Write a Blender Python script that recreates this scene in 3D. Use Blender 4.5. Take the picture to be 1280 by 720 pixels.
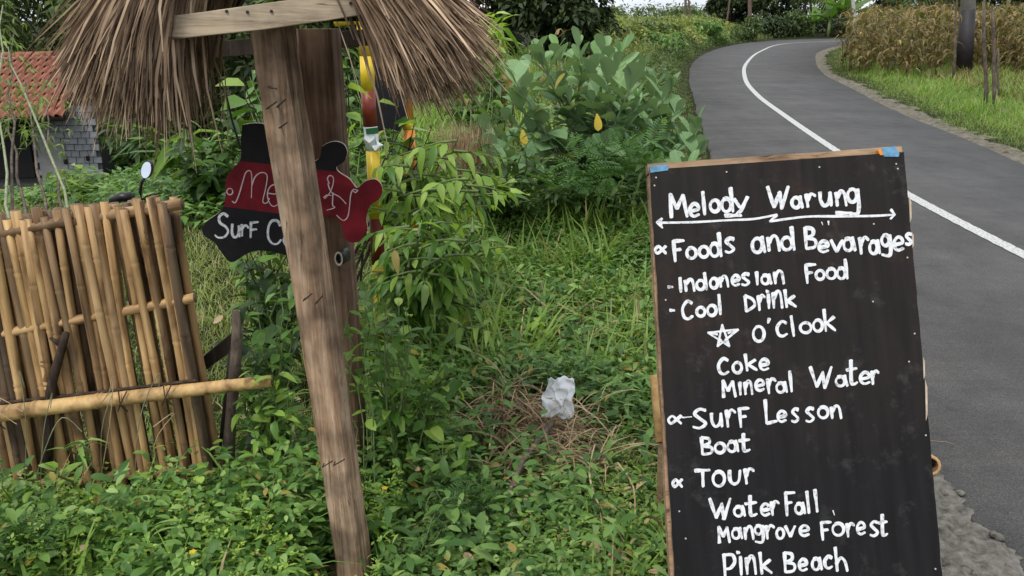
import bpy, math, random
import numpy as np
from mathutils import Vector, Matrix, Euler, noise as mnoise
random.seed(7); rng = np.random.default_rng(7)
R = math.radians
scene = bpy.context.scene
for o in list(bpy.data.objects): bpy.data.objects.remove(o)
COL = scene.collection

# ------------------------------------------------------------------ camera, world, sun, exposure
FPX = 1050.0; PITCH = math.atan(338/FPX); EYE = 1.55
cam = bpy.data.cameras.new('camera'); camo = bpy.data.objects.new('camera', cam); COL.objects.link(camo)
cam.sensor_width = 36; cam.lens = FPX/1280*36; cam.clip_start = 0.05; cam.clip_end = 2000
camo.location = (0, 0, EYE); camo.rotation_euler = (math.pi/2-PITCH, 0, 0)
scene.camera = camo
SUN_EL, SUN_AZ = R(58), R(-35)      # azimuth measured from +Y toward +X
world = bpy.data.worlds.new('World'); scene.world = world; world.use_nodes = True
nt = world.node_tree; nt.nodes.clear()
out = nt.nodes.new('ShaderNodeOutputWorld'); bg = nt.nodes.new('ShaderNodeBackground')
sky = nt.nodes.new('ShaderNodeTexSky'); sky.sky_type = 'NISHITA'; sky.sun_disc = False
sky.sun_elevation = SUN_EL; sky.sun_rotation = SUN_AZ
tc = nt.nodes.new('ShaderNodeTexCoord'); mp = nt.nodes.new('ShaderNodeMapping'); mp.inputs['Scale'].default_value = (1.6, 1.6, 5)
cn = nt.nodes.new('ShaderNodeTexNoise'); cn.inputs['Scale'].default_value = 2.2; cn.inputs['Detail'].default_value = 8
cr = nt.nodes.new('ShaderNodeValToRGB'); cr.color_ramp.elements[0].position = .30; cr.color_ramp.elements[1].position = .42
cn2 = nt.nodes.new('ShaderNodeTexNoise'); cn2.inputs['Scale'].default_value = 3.1; cn2.inputs['Detail'].default_value = 6
cc = nt.nodes.new('ShaderNodeValToRGB')
cc.color_ramp.elements[0].position = .3; cc.color_ramp.elements[0].color = (4.6, 5.2, 6.2, 1)
cc.color_ramp.elements[1].position = .65; cc.color_ramp.elements[1].color = (9.2, 9.3, 9.4, 1)
mx = nt.nodes.new('ShaderNodeMix'); mx.data_type = 'RGBA'
L = nt.links.new
L(tc.outputs['Generated'], mp.inputs[0]); L(mp.outputs[0], cn.inputs[0]); L(mp.outputs[0], cn2.inputs[0])
L(cn.outputs[0], cr.inputs[0]); L(cn2.outputs[0], cc.inputs[0])
L(cr.outputs[0], mx.inputs[0]); L(sky.outputs[0], mx.inputs[6]); L(cc.outputs[0], mx.inputs[7])
L(mx.outputs[2], bg.inputs[0]); L(bg.outputs[0], out.inputs[0]); bg.inputs[1].default_value = 0.09
sl = bpy.data.lights.new('sun', 'SUN'); sl.energy = 1.5; sl.angle = R(14); sl.color = (1, .96, .9)
so = bpy.data.objects.new('sun', sl); COL.objects.link(so); so.location = (0, 0, 20)
sdir = Vector((math.sin(SUN_AZ)*math.cos(SUN_EL), math.cos(SUN_AZ)*math.cos(SUN_EL)*-1, math.sin(SUN_EL)))
sky.sun_rotation = math.atan2(sdir.x, sdir.y)
so.rotation_euler = sdir.to_track_quat('Z', 'Y').to_euler()
scene.view_settings.view_transform = 'Standard'; scene.view_settings.look = 'None'
scene.view_settings.exposure = 0.60; scene.view_settings.gamma = 1

# ------------------------------------------------------------------ rays and terrain
cP, sP = math.cos(PITCH), math.sin(PITCH)
def ray(px, py):
    dx = (px-640)/FPX; dy = (360-py)/FPX
    return Vector((dx, cP+dy*sP, -sP+dy*cP))
def at_depth(px, py, d): return Vector((0, 0, EYE))+ray(px, py)*d
def at_Y(px, py, Y): r = ray(px, py); return Vector((0, 0, EYE))+r*(Y/r.y)
def on_plane(px, py, P0, N): r = ray(px, py); O = Vector((0, 0, EYE)); return O+r*((P0-O).dot(N)/r.dot(N))
def sst(a, b, x): t = np.clip((x-a)/(b-a), 0, 1); return t*t*(3-2*t)
def terr(X, Y):
    X = np.asarray(X, float); Y = np.asarray(Y, float)
    z = -3.3*sst(4, 23, Y)*sst(0.6, 8, -X)
    z = z - 0.10*sst(1.5, 0.2, X)*sst(2.2, 3.2, Y)*sst(8, 4.5, Y)
    m = sst(1.2, 0, X)
    z = z + m*0.03*(np.sin(X*2.3+1)*np.cos(Y*1.7)+.5*np.sin(X*5.1+Y*4.3))
    return z
def tz(x, y): return float(terr(x, y))
def gat(px, py):
    r = ray(px, py); t = 1.0
    for _ in range(4000):
        p = Vector((0, 0, EYE))+r*t
        if p.z <= tz(p.x, p.y): return p
        t *= 1.004
    return p
LEFT = np.array([(1.45, -6), (1.45, -3.2), (1.45, -.5), (1.47, 1.6), (1.52, 3.4), (1.72, 5.5), (2.05, 8), (2.4, 10.2), (3.2, 14.7), (4.63, 22.5), (6.34, 30.5), (8.5, 38.5), (11.66, 48), (15.76, 57.4), (20.06, 63.6), (26, 68.6), (36, 72), (60, 74)])
RIGHT = np.array([(5.5, -6), (5.45, -3.2), (5.4, -.5), (5.36, 1.6), (5.33, 3.4), (5.33, 5.5), (5.42, 7.9), (6.08, 11.5), (6.62, 14.7), (7.7, 19.46), (8.94, 24.8), (11.05, 31.6), (14.54, 41.3), (18.92, 50.3), (23.5, 56), (29, 60), (37, 62.5), (60, 65)])
LINE = np.array([(3.42, -6), (3.4, -3.2), (3.4, -.5), (3.4, 2), (3.45, 4.7), (3.6, 7.45), (3.93, 10.19), (4.5, 14.1), (5.17, 18.2), (6.23, 23.1), (8.23, 30.5), (11.74, 41.3), (16.53, 53.4), (21.5, 59.5), (27.5, 64.3), (36, 67.2), (60, 69.5)])
def lx(Y): return np.interp(Y, LEFT[:, 1], LEFT[:, 0])
def rx(Y): return np.interp(Y, RIGHT[:, 1], RIGHT[:, 0])
def smooth_line(P, n):
    P = np.asarray(P, float); Q = []
    for i in range(len(P)-1):
        p0 = P[max(i-1, 0)]; p1 = P[i]; p2 = P[i+1]; p3 = P[min(i+2, len(P)-1)]
        for k in range(n):
            t = k/n
            Q.append(.5*((2*p1)+(-p0+p2)*t+(2*p0-5*p1+4*p2-p3)*t*t+(-p0+3*p1-3*p2+p3)*t**3))
    Q.append(P[-1]); return np.array(Q)

# ------------------------------------------------------------------ materials
def newmat(name):
    m = bpy.data.materials.new(name); m.use_nodes = True; t = m.node_tree; t.nodes.clear()
    o = t.nodes.new('ShaderNodeOutputMaterial'); b = t.nodes.new('ShaderNodeBsdfPrincipled')
    t.links.new(b.outputs[0], o.inputs[0]); return m, t, b, o
def N(t, k, **kw):
    n = t.nodes.new(k)
    for a, v in kw.items():
        if a.startswith('i_'):
            n.inputs[a[2:].replace('_', ' ')].default_value = v
        else: setattr(n, a, v)
    return n
def ramp(t, stops):
    r = t.nodes.new('ShaderNodeValToRGB'); e = r.color_ramp.elements
    while len(e) < len(stops): e.new(.5)
    for k, (p, c) in enumerate(stops): e[k].position = p; e[k].color = (*c, 1)
    return r
def mixc(t, mode, fac, a, b):
    m = t.nodes.new('ShaderNodeMix'); m.data_type = 'RGBA'; m.blend_type = mode
    for sock, v in ((m.inputs[0], fac), (m.inputs[6], a), (m.inputs[7], b)):
        if isinstance(v, bpy.types.NodeSocket): t.links.new(v, sock)
        elif isinstance(v, tuple): sock.default_value = (*v, 1)
        else: sock.default_value = v
    return m.outputs[2]
def coords(t, scale=(1, 1, 1), kind='Object'):
    c = N(t, 'ShaderNodeTexCoord'); m = N(t, 'ShaderNodeMapping'); m.inputs['Scale'].default_value = scale
    t.links.new(c.outputs[kind], m.inputs[0]); return m.outputs[0]
def bump(t, b, h, strength=.4, dist=.01):
    n = N(t, 'ShaderNodeBump'); n.inputs['Strength'].default_value = strength; n.inputs['Distance'].default_value = dist
    t.links.new(h, n.inputs['Height']); t.links.new(n.outputs[0], b.inputs['Normal'])

def wood(name, cols, scale=(28, 28, 1.6), rough=.85, bs=.5, dirt=.35):
    m, t, b, o = newmat(name); v = coords(t, scale)
    oi = N(t, 'ShaderNodeObjectInfo')
    va = N(t, 'ShaderNodeVectorMath', operation='ADD'); t.links.new(v, va.inputs[0])
    cx = N(t, 'ShaderNodeCombineXYZ'); ml = N(t, 'ShaderNodeMath', operation='MULTIPLY'); ml.inputs[1].default_value = 37
    t.links.new(oi.outputs['Random'], ml.inputs[0]); t.links.new(ml.outputs[0], cx.inputs[0]); t.links.new(ml.outputs[0], cx.inputs[2]); t.links.new(cx.outputs[0], va.inputs[1])
    n1 = N(t, 'ShaderNodeTexNoise'); n1.inputs['Scale'].default_value = 1.4; n1.inputs['Detail'].default_value = 9; n1.inputs['Roughness'].default_value = .65; n1.inputs['Distortion'].default_value = .6
    t.links.new(va.outputs[0], n1.inputs[0])
    r = ramp(t, [(.28, cols[0]), (.47, cols[1]), (.7, cols[2])]); t.links.new(n1.outputs[0], r.inputs[0])
    n2 = N(t, 'ShaderNodeTexNoise'); n2.inputs['Scale'].default_value = 9; n2.inputs['Detail'].default_value = 5
    t.links.new(coords(t), n2.inputs[0])
    r2 = ramp(t, [(.35, (1-dirt, 1-dirt, 1-dirt)), (.62, (1.1, 1.08, 1.05))]); t.links.new(n2.outputs[0], r2.inputs[0])
    c = mixc(t, 'MULTIPLY', 1.0, r.outputs[0], r2.outputs[0])
    n3 = N(t, 'ShaderNodeTexNoise'); n3.inputs['Scale'].default_value = 2.6; n3.inputs['Detail'].default_value = 5; n3.inputs['Distortion'].default_value = 1.2
    vb_ = N(t, 'ShaderNodeVectorMath', operation='MULTIPLY'); vb_.inputs[1].default_value = (1.5, 1.5, 1.5); t.links.new(va.outputs[0], vb_.inputs[0]); t.links.new(vb_.outputs[0], n3.inputs[0])
    r4 = ramp(t, [(.31, (.22, .19, .17)), (.37, (.85, .84, .83)), (.5, (1, 1, 1)), (.68, (1.12, 1.1, 1.06))]); t.links.new(n3.outputs[0], r4.inputs[0]); c = mixc(t, 'MULTIPLY', .85, c, r4.outputs[0])
    t.links.new(c, b.inputs['Base Color']); b.inputs['Roughness'].default_value = rough; b.inputs['Specular IOR Level'].default_value = .25
    bump(t, b, n1.outputs[0], bs, .006); return m

def leafmat(name, cols, trans=.25, rough=.5, tip=None, back=None, spec=.35, vein=0, dry=None):
    """random green per leaf (island or object)"""
    m, t, b, o = newmat(name)
    g = N(t, 'ShaderNodeNewGeometry'); oi = N(t, 'ShaderNodeObjectInfo')
    a = N(t, 'ShaderNodeMath', operation='ADD'); t.links.new(g.outputs['Random Per Island'], a.inputs[0]); t.links.new(oi.outputs['Random'], a.inputs[1])
    f = N(t, 'ShaderNodeMath', operation='FRACT'); t.links.new(a.outputs[0], f.inputs[0])
    r = ramp(t, [(k/(len(cols)-1), c) for k, c in enumerate(cols)]); t.links.new(f.outputs[0], r.inputs[0])
    c = r.outputs[0]
    n = N(t, 'ShaderNodeTexNoise'); n.inputs['Scale'].default_value = 1.3; n.inputs['Detail'].default_value = 3
    t.links.new(g.outputs['Position'], n.inputs[0])
    r2 = ramp(t, [(.3, (.72, .74, .72)), (.7, (1.3, 1.22, 1.05))]); t.links.new(n.outputs[0], r2.inputs[0])
    c = mixc(t, 'MULTIPLY', 1.0, c, r2.outputs[0])
    if vein:
        uvv = N(t, 'ShaderNodeTexCoord'); w = N(t, 'ShaderNodeSeparateXYZ'); t.links.new(uvv.outputs['Object'], w.inputs[0])
        ab = N(t, 'ShaderNodeMath', operation='ABSOLUTE'); t.links.new(w.outputs[0], ab.inputs[0])
        sm = N(t, 'ShaderNodeMath', operation='MULTIPLY'); sm.inputs[1].default_value = 1.0; t.links.new(ab.outputs[0], sm.inputs[0])
        su = N(t, 'ShaderNodeMath', operation='SUBTRACT'); t.links.new(w.outputs[1], su.inputs[0]); t.links.new(sm.outputs[0], su.inputs[1])
        mm = N(t, 'ShaderNodeMath', operation='MULTIPLY'); mm.inputs[1].default_value = 55; t.links.new(su.outputs[0], mm.inputs[0])
        sn = N(t, 'ShaderNodeMath', operation='SINE'); t.links.new(mm.outputs[0], sn.inputs[0])
        rr = ramp(t, [(.86, (0, 0, 0)), (.99, (1, 1, 1))]); t.links.new(sn.outputs[0], rr.inputs[0])
        r3 = ramp(t, [(.0, (1, 1, 1)), (.025, (0, 0, 0))]); t.links.new(ab.outputs[0], r3.inputs[0])
        mxx = mixc(t, 'LIGHTEN', 1.0, rr.outputs[0], r3.outputs[0])
        sc_ = N(t, 'ShaderNodeMath', operation='MULTIPLY'); sc_.inputs[1].default_value = vein; t.links.new(mxx, sc_.inputs[0])
        c = mixc(t, 'MIX', sc_.outputs[0], c, (.42, .5, .30))
    if back: c = mixc(t, 'MIX', g.outputs['Backfacing'], c, back)
    if dry:
        gt = N(t, 'ShaderNodeMath', operation='GREATER_THAN'); gt.inputs[1].default_value = 1-dry[0]
        f2 = N(t, 'ShaderNodeMath', operation='MULTIPLY'); f2.inputs[1].default_value = 17.3; t.links.new(f.outputs[0], f2.inputs[0])
        f3 = N(t, 'ShaderNodeMath', operation='FRACT'); t.links.new(f2.outputs[0], f3.inputs[0]); t.links.new(f3.outputs[0], gt.inputs[0])
        c = mixc(t, 'MIX', gt.outputs[0], c, dry[1])
    t.links.new(c, b.inputs['Base Color']); b.inputs['Roughness'].default_value = rough; b.inputs['Specular IOR Level'].default_value = spec
    tr = N(t, 'ShaderNodeBsdfTranslucent'); ms = N(t, 'ShaderNodeMixShader'); ms.inputs[0].default_value = trans
    c2 = mixc(t, 'MULTIPLY', 1.0, c, (1.5, 1.6, .7)); t.links.new(c2, tr.inputs[0])
    t.links.new(b.outputs[0], ms.inputs[1]); t.links.new(tr.outputs[0], ms.inputs[2]); t.links.new(ms.outputs[0], o.inputs[0])
    return m
def plain(name, col, rough=.6, noise=.15, nscale=20, metal=0, bs=.1, spec=.4):
    m, t, b, o = newmat(name)
    n = N(t, 'ShaderNodeTexNoise'); n.inputs['Scale'].default_value = nscale; n.inputs['Detail'].default_value = 6
    t.links.new(coords(t), n.inputs[0])
    r = ramp(t, [(.3, tuple(x*(1-noise) for x in col)), (.7, tuple(min(1, x*(1+noise)) for x in col))]); t.links.new(n.outputs[0], r.inputs[0])
    t.links.new(r.outputs[0], b.inputs['Base Color']); b.inputs['Roughness'].default_value = rough; b.inputs['Metallic'].default_value = metal
    b.inputs['Specular IOR Level'].default_value = spec
    bump(t, b, n.outputs[0], bs, .004); return m

M = {}
M['post'] = wood('weathered_post_wood', [(.15, .085, .05), (.34, .225, .145), (.58, .45, .33)], (34, 34, 2.0), dirt=.6)
M['post2'] = wood('brown_post_wood', [(.065, .036, .025), (.16, .093, .062), (.29, .19, .13)], (30, 30, 1.5), dirt=.4)  # rear post browns darkened to include the shade on its upper part
M['beam'] = wood('pale_beam_wood', [(.16, .115, .08), (.42, .33, .235), (.60, .51, .38)], (1.8, 30, 30), dirt=.4)
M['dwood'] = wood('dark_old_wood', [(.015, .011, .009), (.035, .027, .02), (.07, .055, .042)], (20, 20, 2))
M['stick'] = wood('bare_stick_wood', [(.06, .045, .035), (.13, .10, .08), (.24, .2, .16)], (20, 20, 6))
M['dstick'] = wood('dark_bark_and_shadow', [(.02, .014, .011), (.05, .035, .026), (.11, .08, .06)], (30, 30, 6))
M['iron'] = plain('rusty_iron', (.035, .022, .018), .7, .4, 80)
M['bamboo'] = None
def bamboo(name, cols, axis=2):
    m, t, b, o = newmat(name); s = [34, 34, 34]; s[axis] = 1.8
    oi = N(t, 'ShaderNodeObjectInfo')
    g = N(t, 'ShaderNodeNewGeometry')
    n1 = N(t, 'ShaderNodeTexNoise', noise_dimensions='4D'); n1.inputs['Scale'].default_value = 1.2; n1.inputs['Detail'].default_value = 7; n1.inputs['Roughness'].default_value = .6
    w = N(t, 'ShaderNodeMath', operation='MULTIPLY'); w.inputs[1].default_value = 50; t.links.new(oi.outputs['Random'], w.inputs[0]); t.links.new(w.outputs[0], n1.inputs['W'])
    t.links.new(coords(t, tuple(s)), n1.inputs['Vector'])
    r = ramp(t, [(.3, cols[0]), (.48, cols[1]), (.72, cols[2])]); t.links.new(n1.outputs[0], r.inputs[0])
    rr = ramp(t, [(0, (.50, .47, .44)), (.3, (.78, .72, .66)), (.6, (1.0, .93, .82)), (1, (1.3, 1.2, .96))]); t.links.new(oi.outputs['Random'], rr.inputs[0])
    c = mixc(t, 'MULTIPLY', 1, r.outputs[0], rr.outputs[0])
    n2 = N(t, 'ShaderNodeTexNoise', noise_dimensions='4D'); n2.inputs['Scale'].default_value = 16; n2.inputs['Detail'].default_value = 4
    t.links.new(coords(t, (1, 1, .35) if axis == 2 else (.35, 1, 1)), n2.inputs['Vector']); t.links.new(w.outputs[0], n2.inputs['W'])
    r2 = ramp(t, [(.34, (.25, .2, .18)), (.47, (.85, .82, .8)), (.6, (1.05, 1.04, 1))]); t.links.new(n2.outputs[0], r2.inputs[0])
    c = mixc(t, 'MULTIPLY', .85, c, r2.outputs[0])
    t.links.new(c, b.inputs['Base Color']); b.inputs['Roughness'].default_value = .6; b.inputs['Specular IOR Level'].default_value = .35
    bump(t, b, n1.outputs[0], .25, .004); return m
M['bamboo'] = bamboo('dry_bamboo', [(.15, .095, .055), (.42, .285, .155), (.62, .47, .285)])
M['bamboo_dark'] = bamboo('grey_mottled_and_shaded_bamboo', [(.06, .042, .032), (.17, .125, .085), (.34, .26, .18)])
M['bamboo_pale'] = bamboo('pale_bamboo_pole', [(.36, .22, .09), (.60, .42, .20), (.72, .55, .30)], 0)
M['node'] = plain('bamboo_node', (.16, .10, .05), .7, .4, 60)
M['hollow'] = plain('bamboo_hollow', (.16, .10, .06), .9, .2, 30)
def straw(name, cols):
    m, t, b, o = newmat(name); g = N(t, 'ShaderNodeNewGeometry')
    r = ramp(t, [(k/(len(cols)-1), c) for k, c in enumerate(cols)]); t.links.new(g.outputs['Random Per Island'], r.inputs[0])
    n = N(t, 'ShaderNodeTexNoise'); n.inputs['Scale'].default_value = 14; n.inputs['Detail'].default_value = 4; t.links.new(g.outputs['Position'], n.inputs[0])
    r2 = ramp(t, [(.3, (.55, .5, .48)), (.65, (1.15, 1.1, 1.05))]); t.links.new(n.outputs[0], r2.inputs[0])
    c = mixc(t, 'MULTIPLY', 1, r.outputs[0], r2.outputs[0]); t.links.new(c, b.inputs['Base Color'])
    b.inputs['Roughness'].default_value = .75; b.inputs['Specular IOR Level'].default_value = .25; return m
M['thatch'] = straw('dry_palm_thatch', [(.075, .048, .032), (.31, .215, .14), (.52, .39, .265), (.15, .10, .065), (.70, .55, .39), (.36, .255, .165), (.11, .072, .048)])
M['straw'] = straw('dead_straw', [(.15, .10, .06), (.42, .31, .18), (.60, .48, .30), (.26, .18, .11)])
M['corn_dry'] = leafmat('dry_maize_leaf', [(.09, .06, .032), (.28, .205, .12), (.12, .14, .05), (.42, .33, .20), (.18, .125, .075), (.08, .11, .035), (.24, .19, .10)], .25, .7, spec=.15)
M['corn_green'] = leafmat('field_leaf', [(.12, .19, .05), (.22, .30, .09), (.38, .38, .17), (.15, .22, .06)], .25, .6, spec=.15)
M['grass'] = leafmat('roadside_grass', [(.11, .21, .035), (.19, .33, .06), (.27, .39, .10), (.14, .26, .045)], .3, .5, dry=(.08, (.42, .33, .17)))
M['lawn'] = leafmat('lawn_blade', [(.15, .22, .055), (.22, .30, .08), (.30, .34, .13), (.17, .25, .06)], .3, .55, dry=(.10, (.42, .36, .2)))
M['tussock'] = leafmat('tussock_blade', [(.09, .16, .03), (.15, .24, .05), (.22, .30, .08), (.11, .18, .04)], .3, .45, dry=(.07, (.40, .31, .17)))
M['weed'] = leafmat('weed_leaf', [(.042, .11, .025), (.09, .20, .045), (.18, .32, .085), (.055, .135, .03), (.28, .42, .15)], .24, .5, dry=(.03, (.30, .24, .06)))
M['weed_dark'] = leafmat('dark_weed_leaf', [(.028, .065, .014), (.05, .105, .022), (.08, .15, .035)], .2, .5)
M['glossy'] = leafmat('glossy_vine_leaf', [(.05, .13, .022), (.095, .21, .035), (.17, .32, .06), (.06, .15, .025)], .25, .42, spec=.35, back=(.14, .22, .08))
M['bright'] = leafmat('young_bright_leaf', [(.16, .29, .05), (.26, .42, .08), (.36, .50, .13), (.13, .24, .04)], .35, .45)
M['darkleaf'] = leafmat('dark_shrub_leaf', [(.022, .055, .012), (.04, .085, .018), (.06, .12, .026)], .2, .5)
M['fern'] = leafmat('feathery_leaf', [(.04, .11, .03), (.07, .16, .04), (.10, .21, .05)], .25, .5)
M['lobed'] = leafmat('broad_lobed_leaf', [(.04, .10, .018), (.065, .15, .025), (.12, .24, .045)], .3, .45)
M['milk'] = leafmat('milkweed_leaf', [(.075, .16, .07), (.13, .25, .115), (.22, .36, .19), (.10, .21, .085), (.17, .30, .11)], .2, .55, vein=.3, back=(.20, .29, .17), dry=(.015, (.40, .34, .08)), spec=.3)
M['milk_y'] = leafmat('yellow_milkweed_leaf', [(.62, .46, .06), (.7, .52, .08)], .3, .5)
M['farleaf'] = leafmat('distant_dark_leaf', [(.018, .036, .012), (.035, .06, .018), (.06, .09, .028)], .15, .6)
M['farmid'] = leafmat('distant_green_leaf', [(.05, .085, .028), (.09, .14, .045), (.14, .19, .07)], .25, .6)
M['bambooleaf'] = leafmat('bamboo_leaf', [(.10, .17, .05), (.16, .24, .07), (.24, .30, .11)], .3, .5)
M['banana'] = leafmat('banana_leaf', [(.06, .14, .03), (.11, .21, .05), (.16, .27, .07)], .3, .45)
M['stem'] = plain('green_stem', (.13, .18, .06), .6, .3, 30)
M['stem_pale'] = plain('pale_stem', (.24, .27, .16), .6, .3, 30)
M['bark'] = plain('bark', (.09, .07, .05), .9, .4, 25, bs=.5)
m, t, b, o = newmat('white_hand_paint'); M['white_paint'] = m
v = coords(t, (60, 60, 60)); n1 = N(t, 'ShaderNodeTexNoise'); n1.inputs['Scale'].default_value = 1.6; n1.inputs['Detail'].default_value = 6; t.links.new(v, n1.inputs[0])
r1 = ramp(t, [(.30, (.30, .30, .32)), (.42, (.66, .67, .69)), (.6, (.80, .81, .82))]); t.links.new(n1.outputs[0], r1.inputs[0]); t.links.new(r1.outputs[0], b.inputs['Base Color']); b.inputs['Roughness'].default_value = .55
M['blue'] = plain('blue_tape', (.11, .27, .42), .6, .35, 60, bs=.4)
M['nail_w'] = plain('shiny_nail', (.55, .52, .48), .4, .1, 40, metal=.5)
M['ply'] = wood('plywood_edge', [(.16, .10, .06), (.32, .21, .13), (.45, .33, .22)], (4, 30, 30))
M['red'] = plain('dark_red_paint', (.19, .012, .020), .65, .4, 14, spec=.2)
M['black'] = plain('black_paint_and_shade', (.011, .010, .012), .6, .3, 40, spec=.25)
M['pink'] = plain('pale_pink_lettering', (.75, .55, .58), .5, .08, 60)
M['cream'] = plain('cream_edge', (.5, .4, .3), .7, .2, 40)
M['yellow'] = plain('yellow_enamel', (.72, .50, .03), .35, .10, 20)
M['redband'] = plain('brick_red_enamel', (.19, .028, .015), .4, .2, 20)
M['orange'] = plain('orange_enamel', (.75, .26, .02), .4, .1, 20)
M['white'] = plain('white_plastic', (.8, .82, .84), .45, .08, 20)
M['greenlab'] = plain('green_label', (.03, .16, .06), .5, .1, 20)
M['cloth'] = plain('black_cloth', (.008, .008, .011), .85, .3, 30)
M['glass'] = plain('mirror_glass', (.85, .88, .9), .04, .02, 5, metal=1.0, bs=0)
M['blackplastic'] = plain('black_plastic', (.012, .012, .013), .4, .1, 20)
M['tile'] = plain('clay_tile', (.30, .115, .075), .8, .35, 6, bs=.2)
M['block'] = plain('grey_block', (.25, .255, .275), .92, .22, 5, bs=.4)
M['mortar'] = plain('dark_mortar', (.06, .06, .06), .95, .2, 8)
M['plaster'] = plain('pale_render', (.24, .235, .235), .9, .2, 3)
M['terra'] = plain('terracotta', (.36, .12, .06), .85, .2, 20)
M['tar'] = plain('black_wrap', (.028, .024, .027), .6, .3, 8)
M['concrete_pole'] = plain('pale_concrete', (.45, .42, .42), .85, .15, 10)
M['polebrown'] = plain('brown_timber_pole', (.15, .10, .08), .85, .2, 10)

# ground
m, t, b, o = newmat('soil_and_turf'); M['ground'] = m
v = coords(t)
n1 = N(t, 'ShaderNodeTexNoise'); n1.inputs['Scale'].default_value = 2.2; n1.inputs['Detail'].default_value = 10; n1.inputs['Roughness'].default_value = .7; t.links.new(v, n1.inputs[0])
n2 = N(t, 'ShaderNodeTexNoise'); n2.inputs['Scale'].default_value = 40; n2.inputs['Detail'].default_value = 8; t.links.new(v, n2.inputs[0])
r1 = ramp(t, [(.3, (.022, .018, .012)), (.5, (.03, .035, .014)), (.7, (.06, .08, .025))]); t.links.new(n1.outputs[0], r1.inputs[0])
r2 = ramp(t, [(.3, (.4, .4, .4)), (.7, (1.3, 1.3, 1.2))]); t.links.new(n2.outputs[0], r2.inputs[0])
t.links.new(mixc(t, 'MULTIPLY', 1, r1.outputs[0], r2.outputs[0]), b.inputs['Base Color']); b.inputs['Roughness'].default_value = 1; b.inputs['Specular IOR Level'].default_value = .1
bump(t, b, n2.outputs[0], .8, .03)
# asphalt
m, t, b, o = newmat('asphalt'); M['asphalt'] = m
v = coords(t)
n1 = N(t, 'ShaderNodeTexNoise'); n1.inputs['Scale'].default_value = .9; n1.inputs['Detail'].default_value = 8; t.links.new(v, n1.inputs[0])
n2 = N(t, 'ShaderNodeTexNoise'); n2.inputs['Scale'].default_value = 190; n2.inputs['Detail'].default_value = 3; t.links.new(v, n2.inputs[0])
n3 = N(t, 'ShaderNodeTexVoronoi'); n3.inputs['Scale'].default_value = 9; t.links.new(v, n3.inputs[0])
n4 = N(t, 'ShaderNodeTexNoise'); n4.inputs['Scale'].default_value = 1; n4.inputs['Detail'].default_value = 6; t.links.new(coords(t, (5, .35, 1)), n4.inputs[0])
r1 = ramp(t, [(.3, (.064, .063, .063)), (.7, (.094, .092, .091))]); t.links.new(n1.outputs[0], r1.inputs[0])
r2 = ramp(t, [(.25, (.5, .5, .5)), (.5, (1, 1, 1)), (.75, (1.8, 1.78, 1.74))]); t.links.new(n2.outputs[0], r2.inputs[0])
r3 = ramp(t, [(.0, (1.5, 1.45, 1.4)), (.035, (1, 1, 1))]); t.links.new(n3.outputs['Distance'], r3.inputs[0])
r4 = ramp(t, [(.35, (.94, .94, .95)), (.65, (1.06, 1.06, 1.06))]); t.links.new(n4.outputs[0], r4.inputs[0])
c = mixc(t, 'MULTIPLY', 1, r1.outputs[0], r2.outputs[0]); c = mixc(t, 'MULTIPLY', .7, c, r3.outputs[0]); c = mixc(t, 'MULTIPLY', 1, c, r4.outputs[0])
n6 = N(t, 'ShaderNodeTexNoise'); n6.inputs['Scale'].default_value = 3.5; n6.inputs['Detail'].default_value = 9; n6.inputs['Roughness'].default_value = .7; t.links.new(v, n6.inputs[0])
r6 = ramp(t, [(.32, (.80, .80, .81)), (.5, (1, 1, 1)), (.68, (1.16, 1.14, 1.10))]); t.links.new(n6.outputs[0], r6.inputs[0]); c = mixc(t, 'MULTIPLY', 1, c, r6.outputs[0])
t.links.new(c, b.inputs['Base Color']); b.inputs['Roughness'].default_value = .85; b.inputs['Specular IOR Level'].default_value = .3
bump(t, b, n2.outputs[0], .5, .004)
# road paint
m, t, b, o = newmat('worn_white_road_paint'); M['roadpaint'] = m
v = coords(t); n1 = N(t, 'ShaderNodeTexNoise'); n1.inputs['Scale'].default_value = 60; n1.inputs['Detail'].default_value = 8; t.links.new(v, n1.inputs[0])
r1 = ramp(t, [(.36, (.16, .16, .16)), (.45, (.48, .48, .47)), (.7, (.66, .66, .63))]); t.links.new(n1.outputs[0], r1.inputs[0])
t.links.new(r1.outputs[0], b.inputs['Base Color']); b.inputs['Roughness'].default_value = .7
# gravel / rubble verge
def stonemat(name, a, c2, s=14):
    m, t, b, o = newmat(name); v = coords(t)
    n1 = N(t, 'ShaderNodeTexNoise'); n1.inputs['Scale'].default_value = s; n1.inputs['Detail'].default_value = 10; n1.inputs['Roughness'].default_value = .7; t.links.new(v, n1.inputs[0])
    n2 = N(t, 'ShaderNodeTexVoronoi', feature='DISTANCE_TO_EDGE'); n2.inputs['Scale'].default_value = s*.9; t.links.new(mixc(t, 'ADD', .12, v, n1.outputs[1]), n2.inputs[0])
    r1 = ramp(t, [(.3, a), (.68, c2)]); t.links.new(n1.outputs[0], r1.inputs[0])
    r2 = ramp(t, [(.0, (.5, .48, .45)), (.05, (1, 1, 1))]); t.links.new(n2.outputs[0], r2.inputs[0])
    c = mixc(t, 'MULTIPLY', .25, r1.outputs[0], r2.outputs[0]); t.links.new(c, b.inputs['Base Color']); b.inputs['Roughness'].default_value = .95
    b.inputs['Specular IOR Level'].default_value = .15
    bump(t, b, n1.outputs[0], .8, .02); return m
M['gravel'] = stonemat('gravel_verge', (.06, .055, .035), (.24, .215, .175), 7)
M['rubble'] = stonemat('broken_concrete_edge', (.05, .046, .04), (.27, .255, .225), 26)
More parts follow.
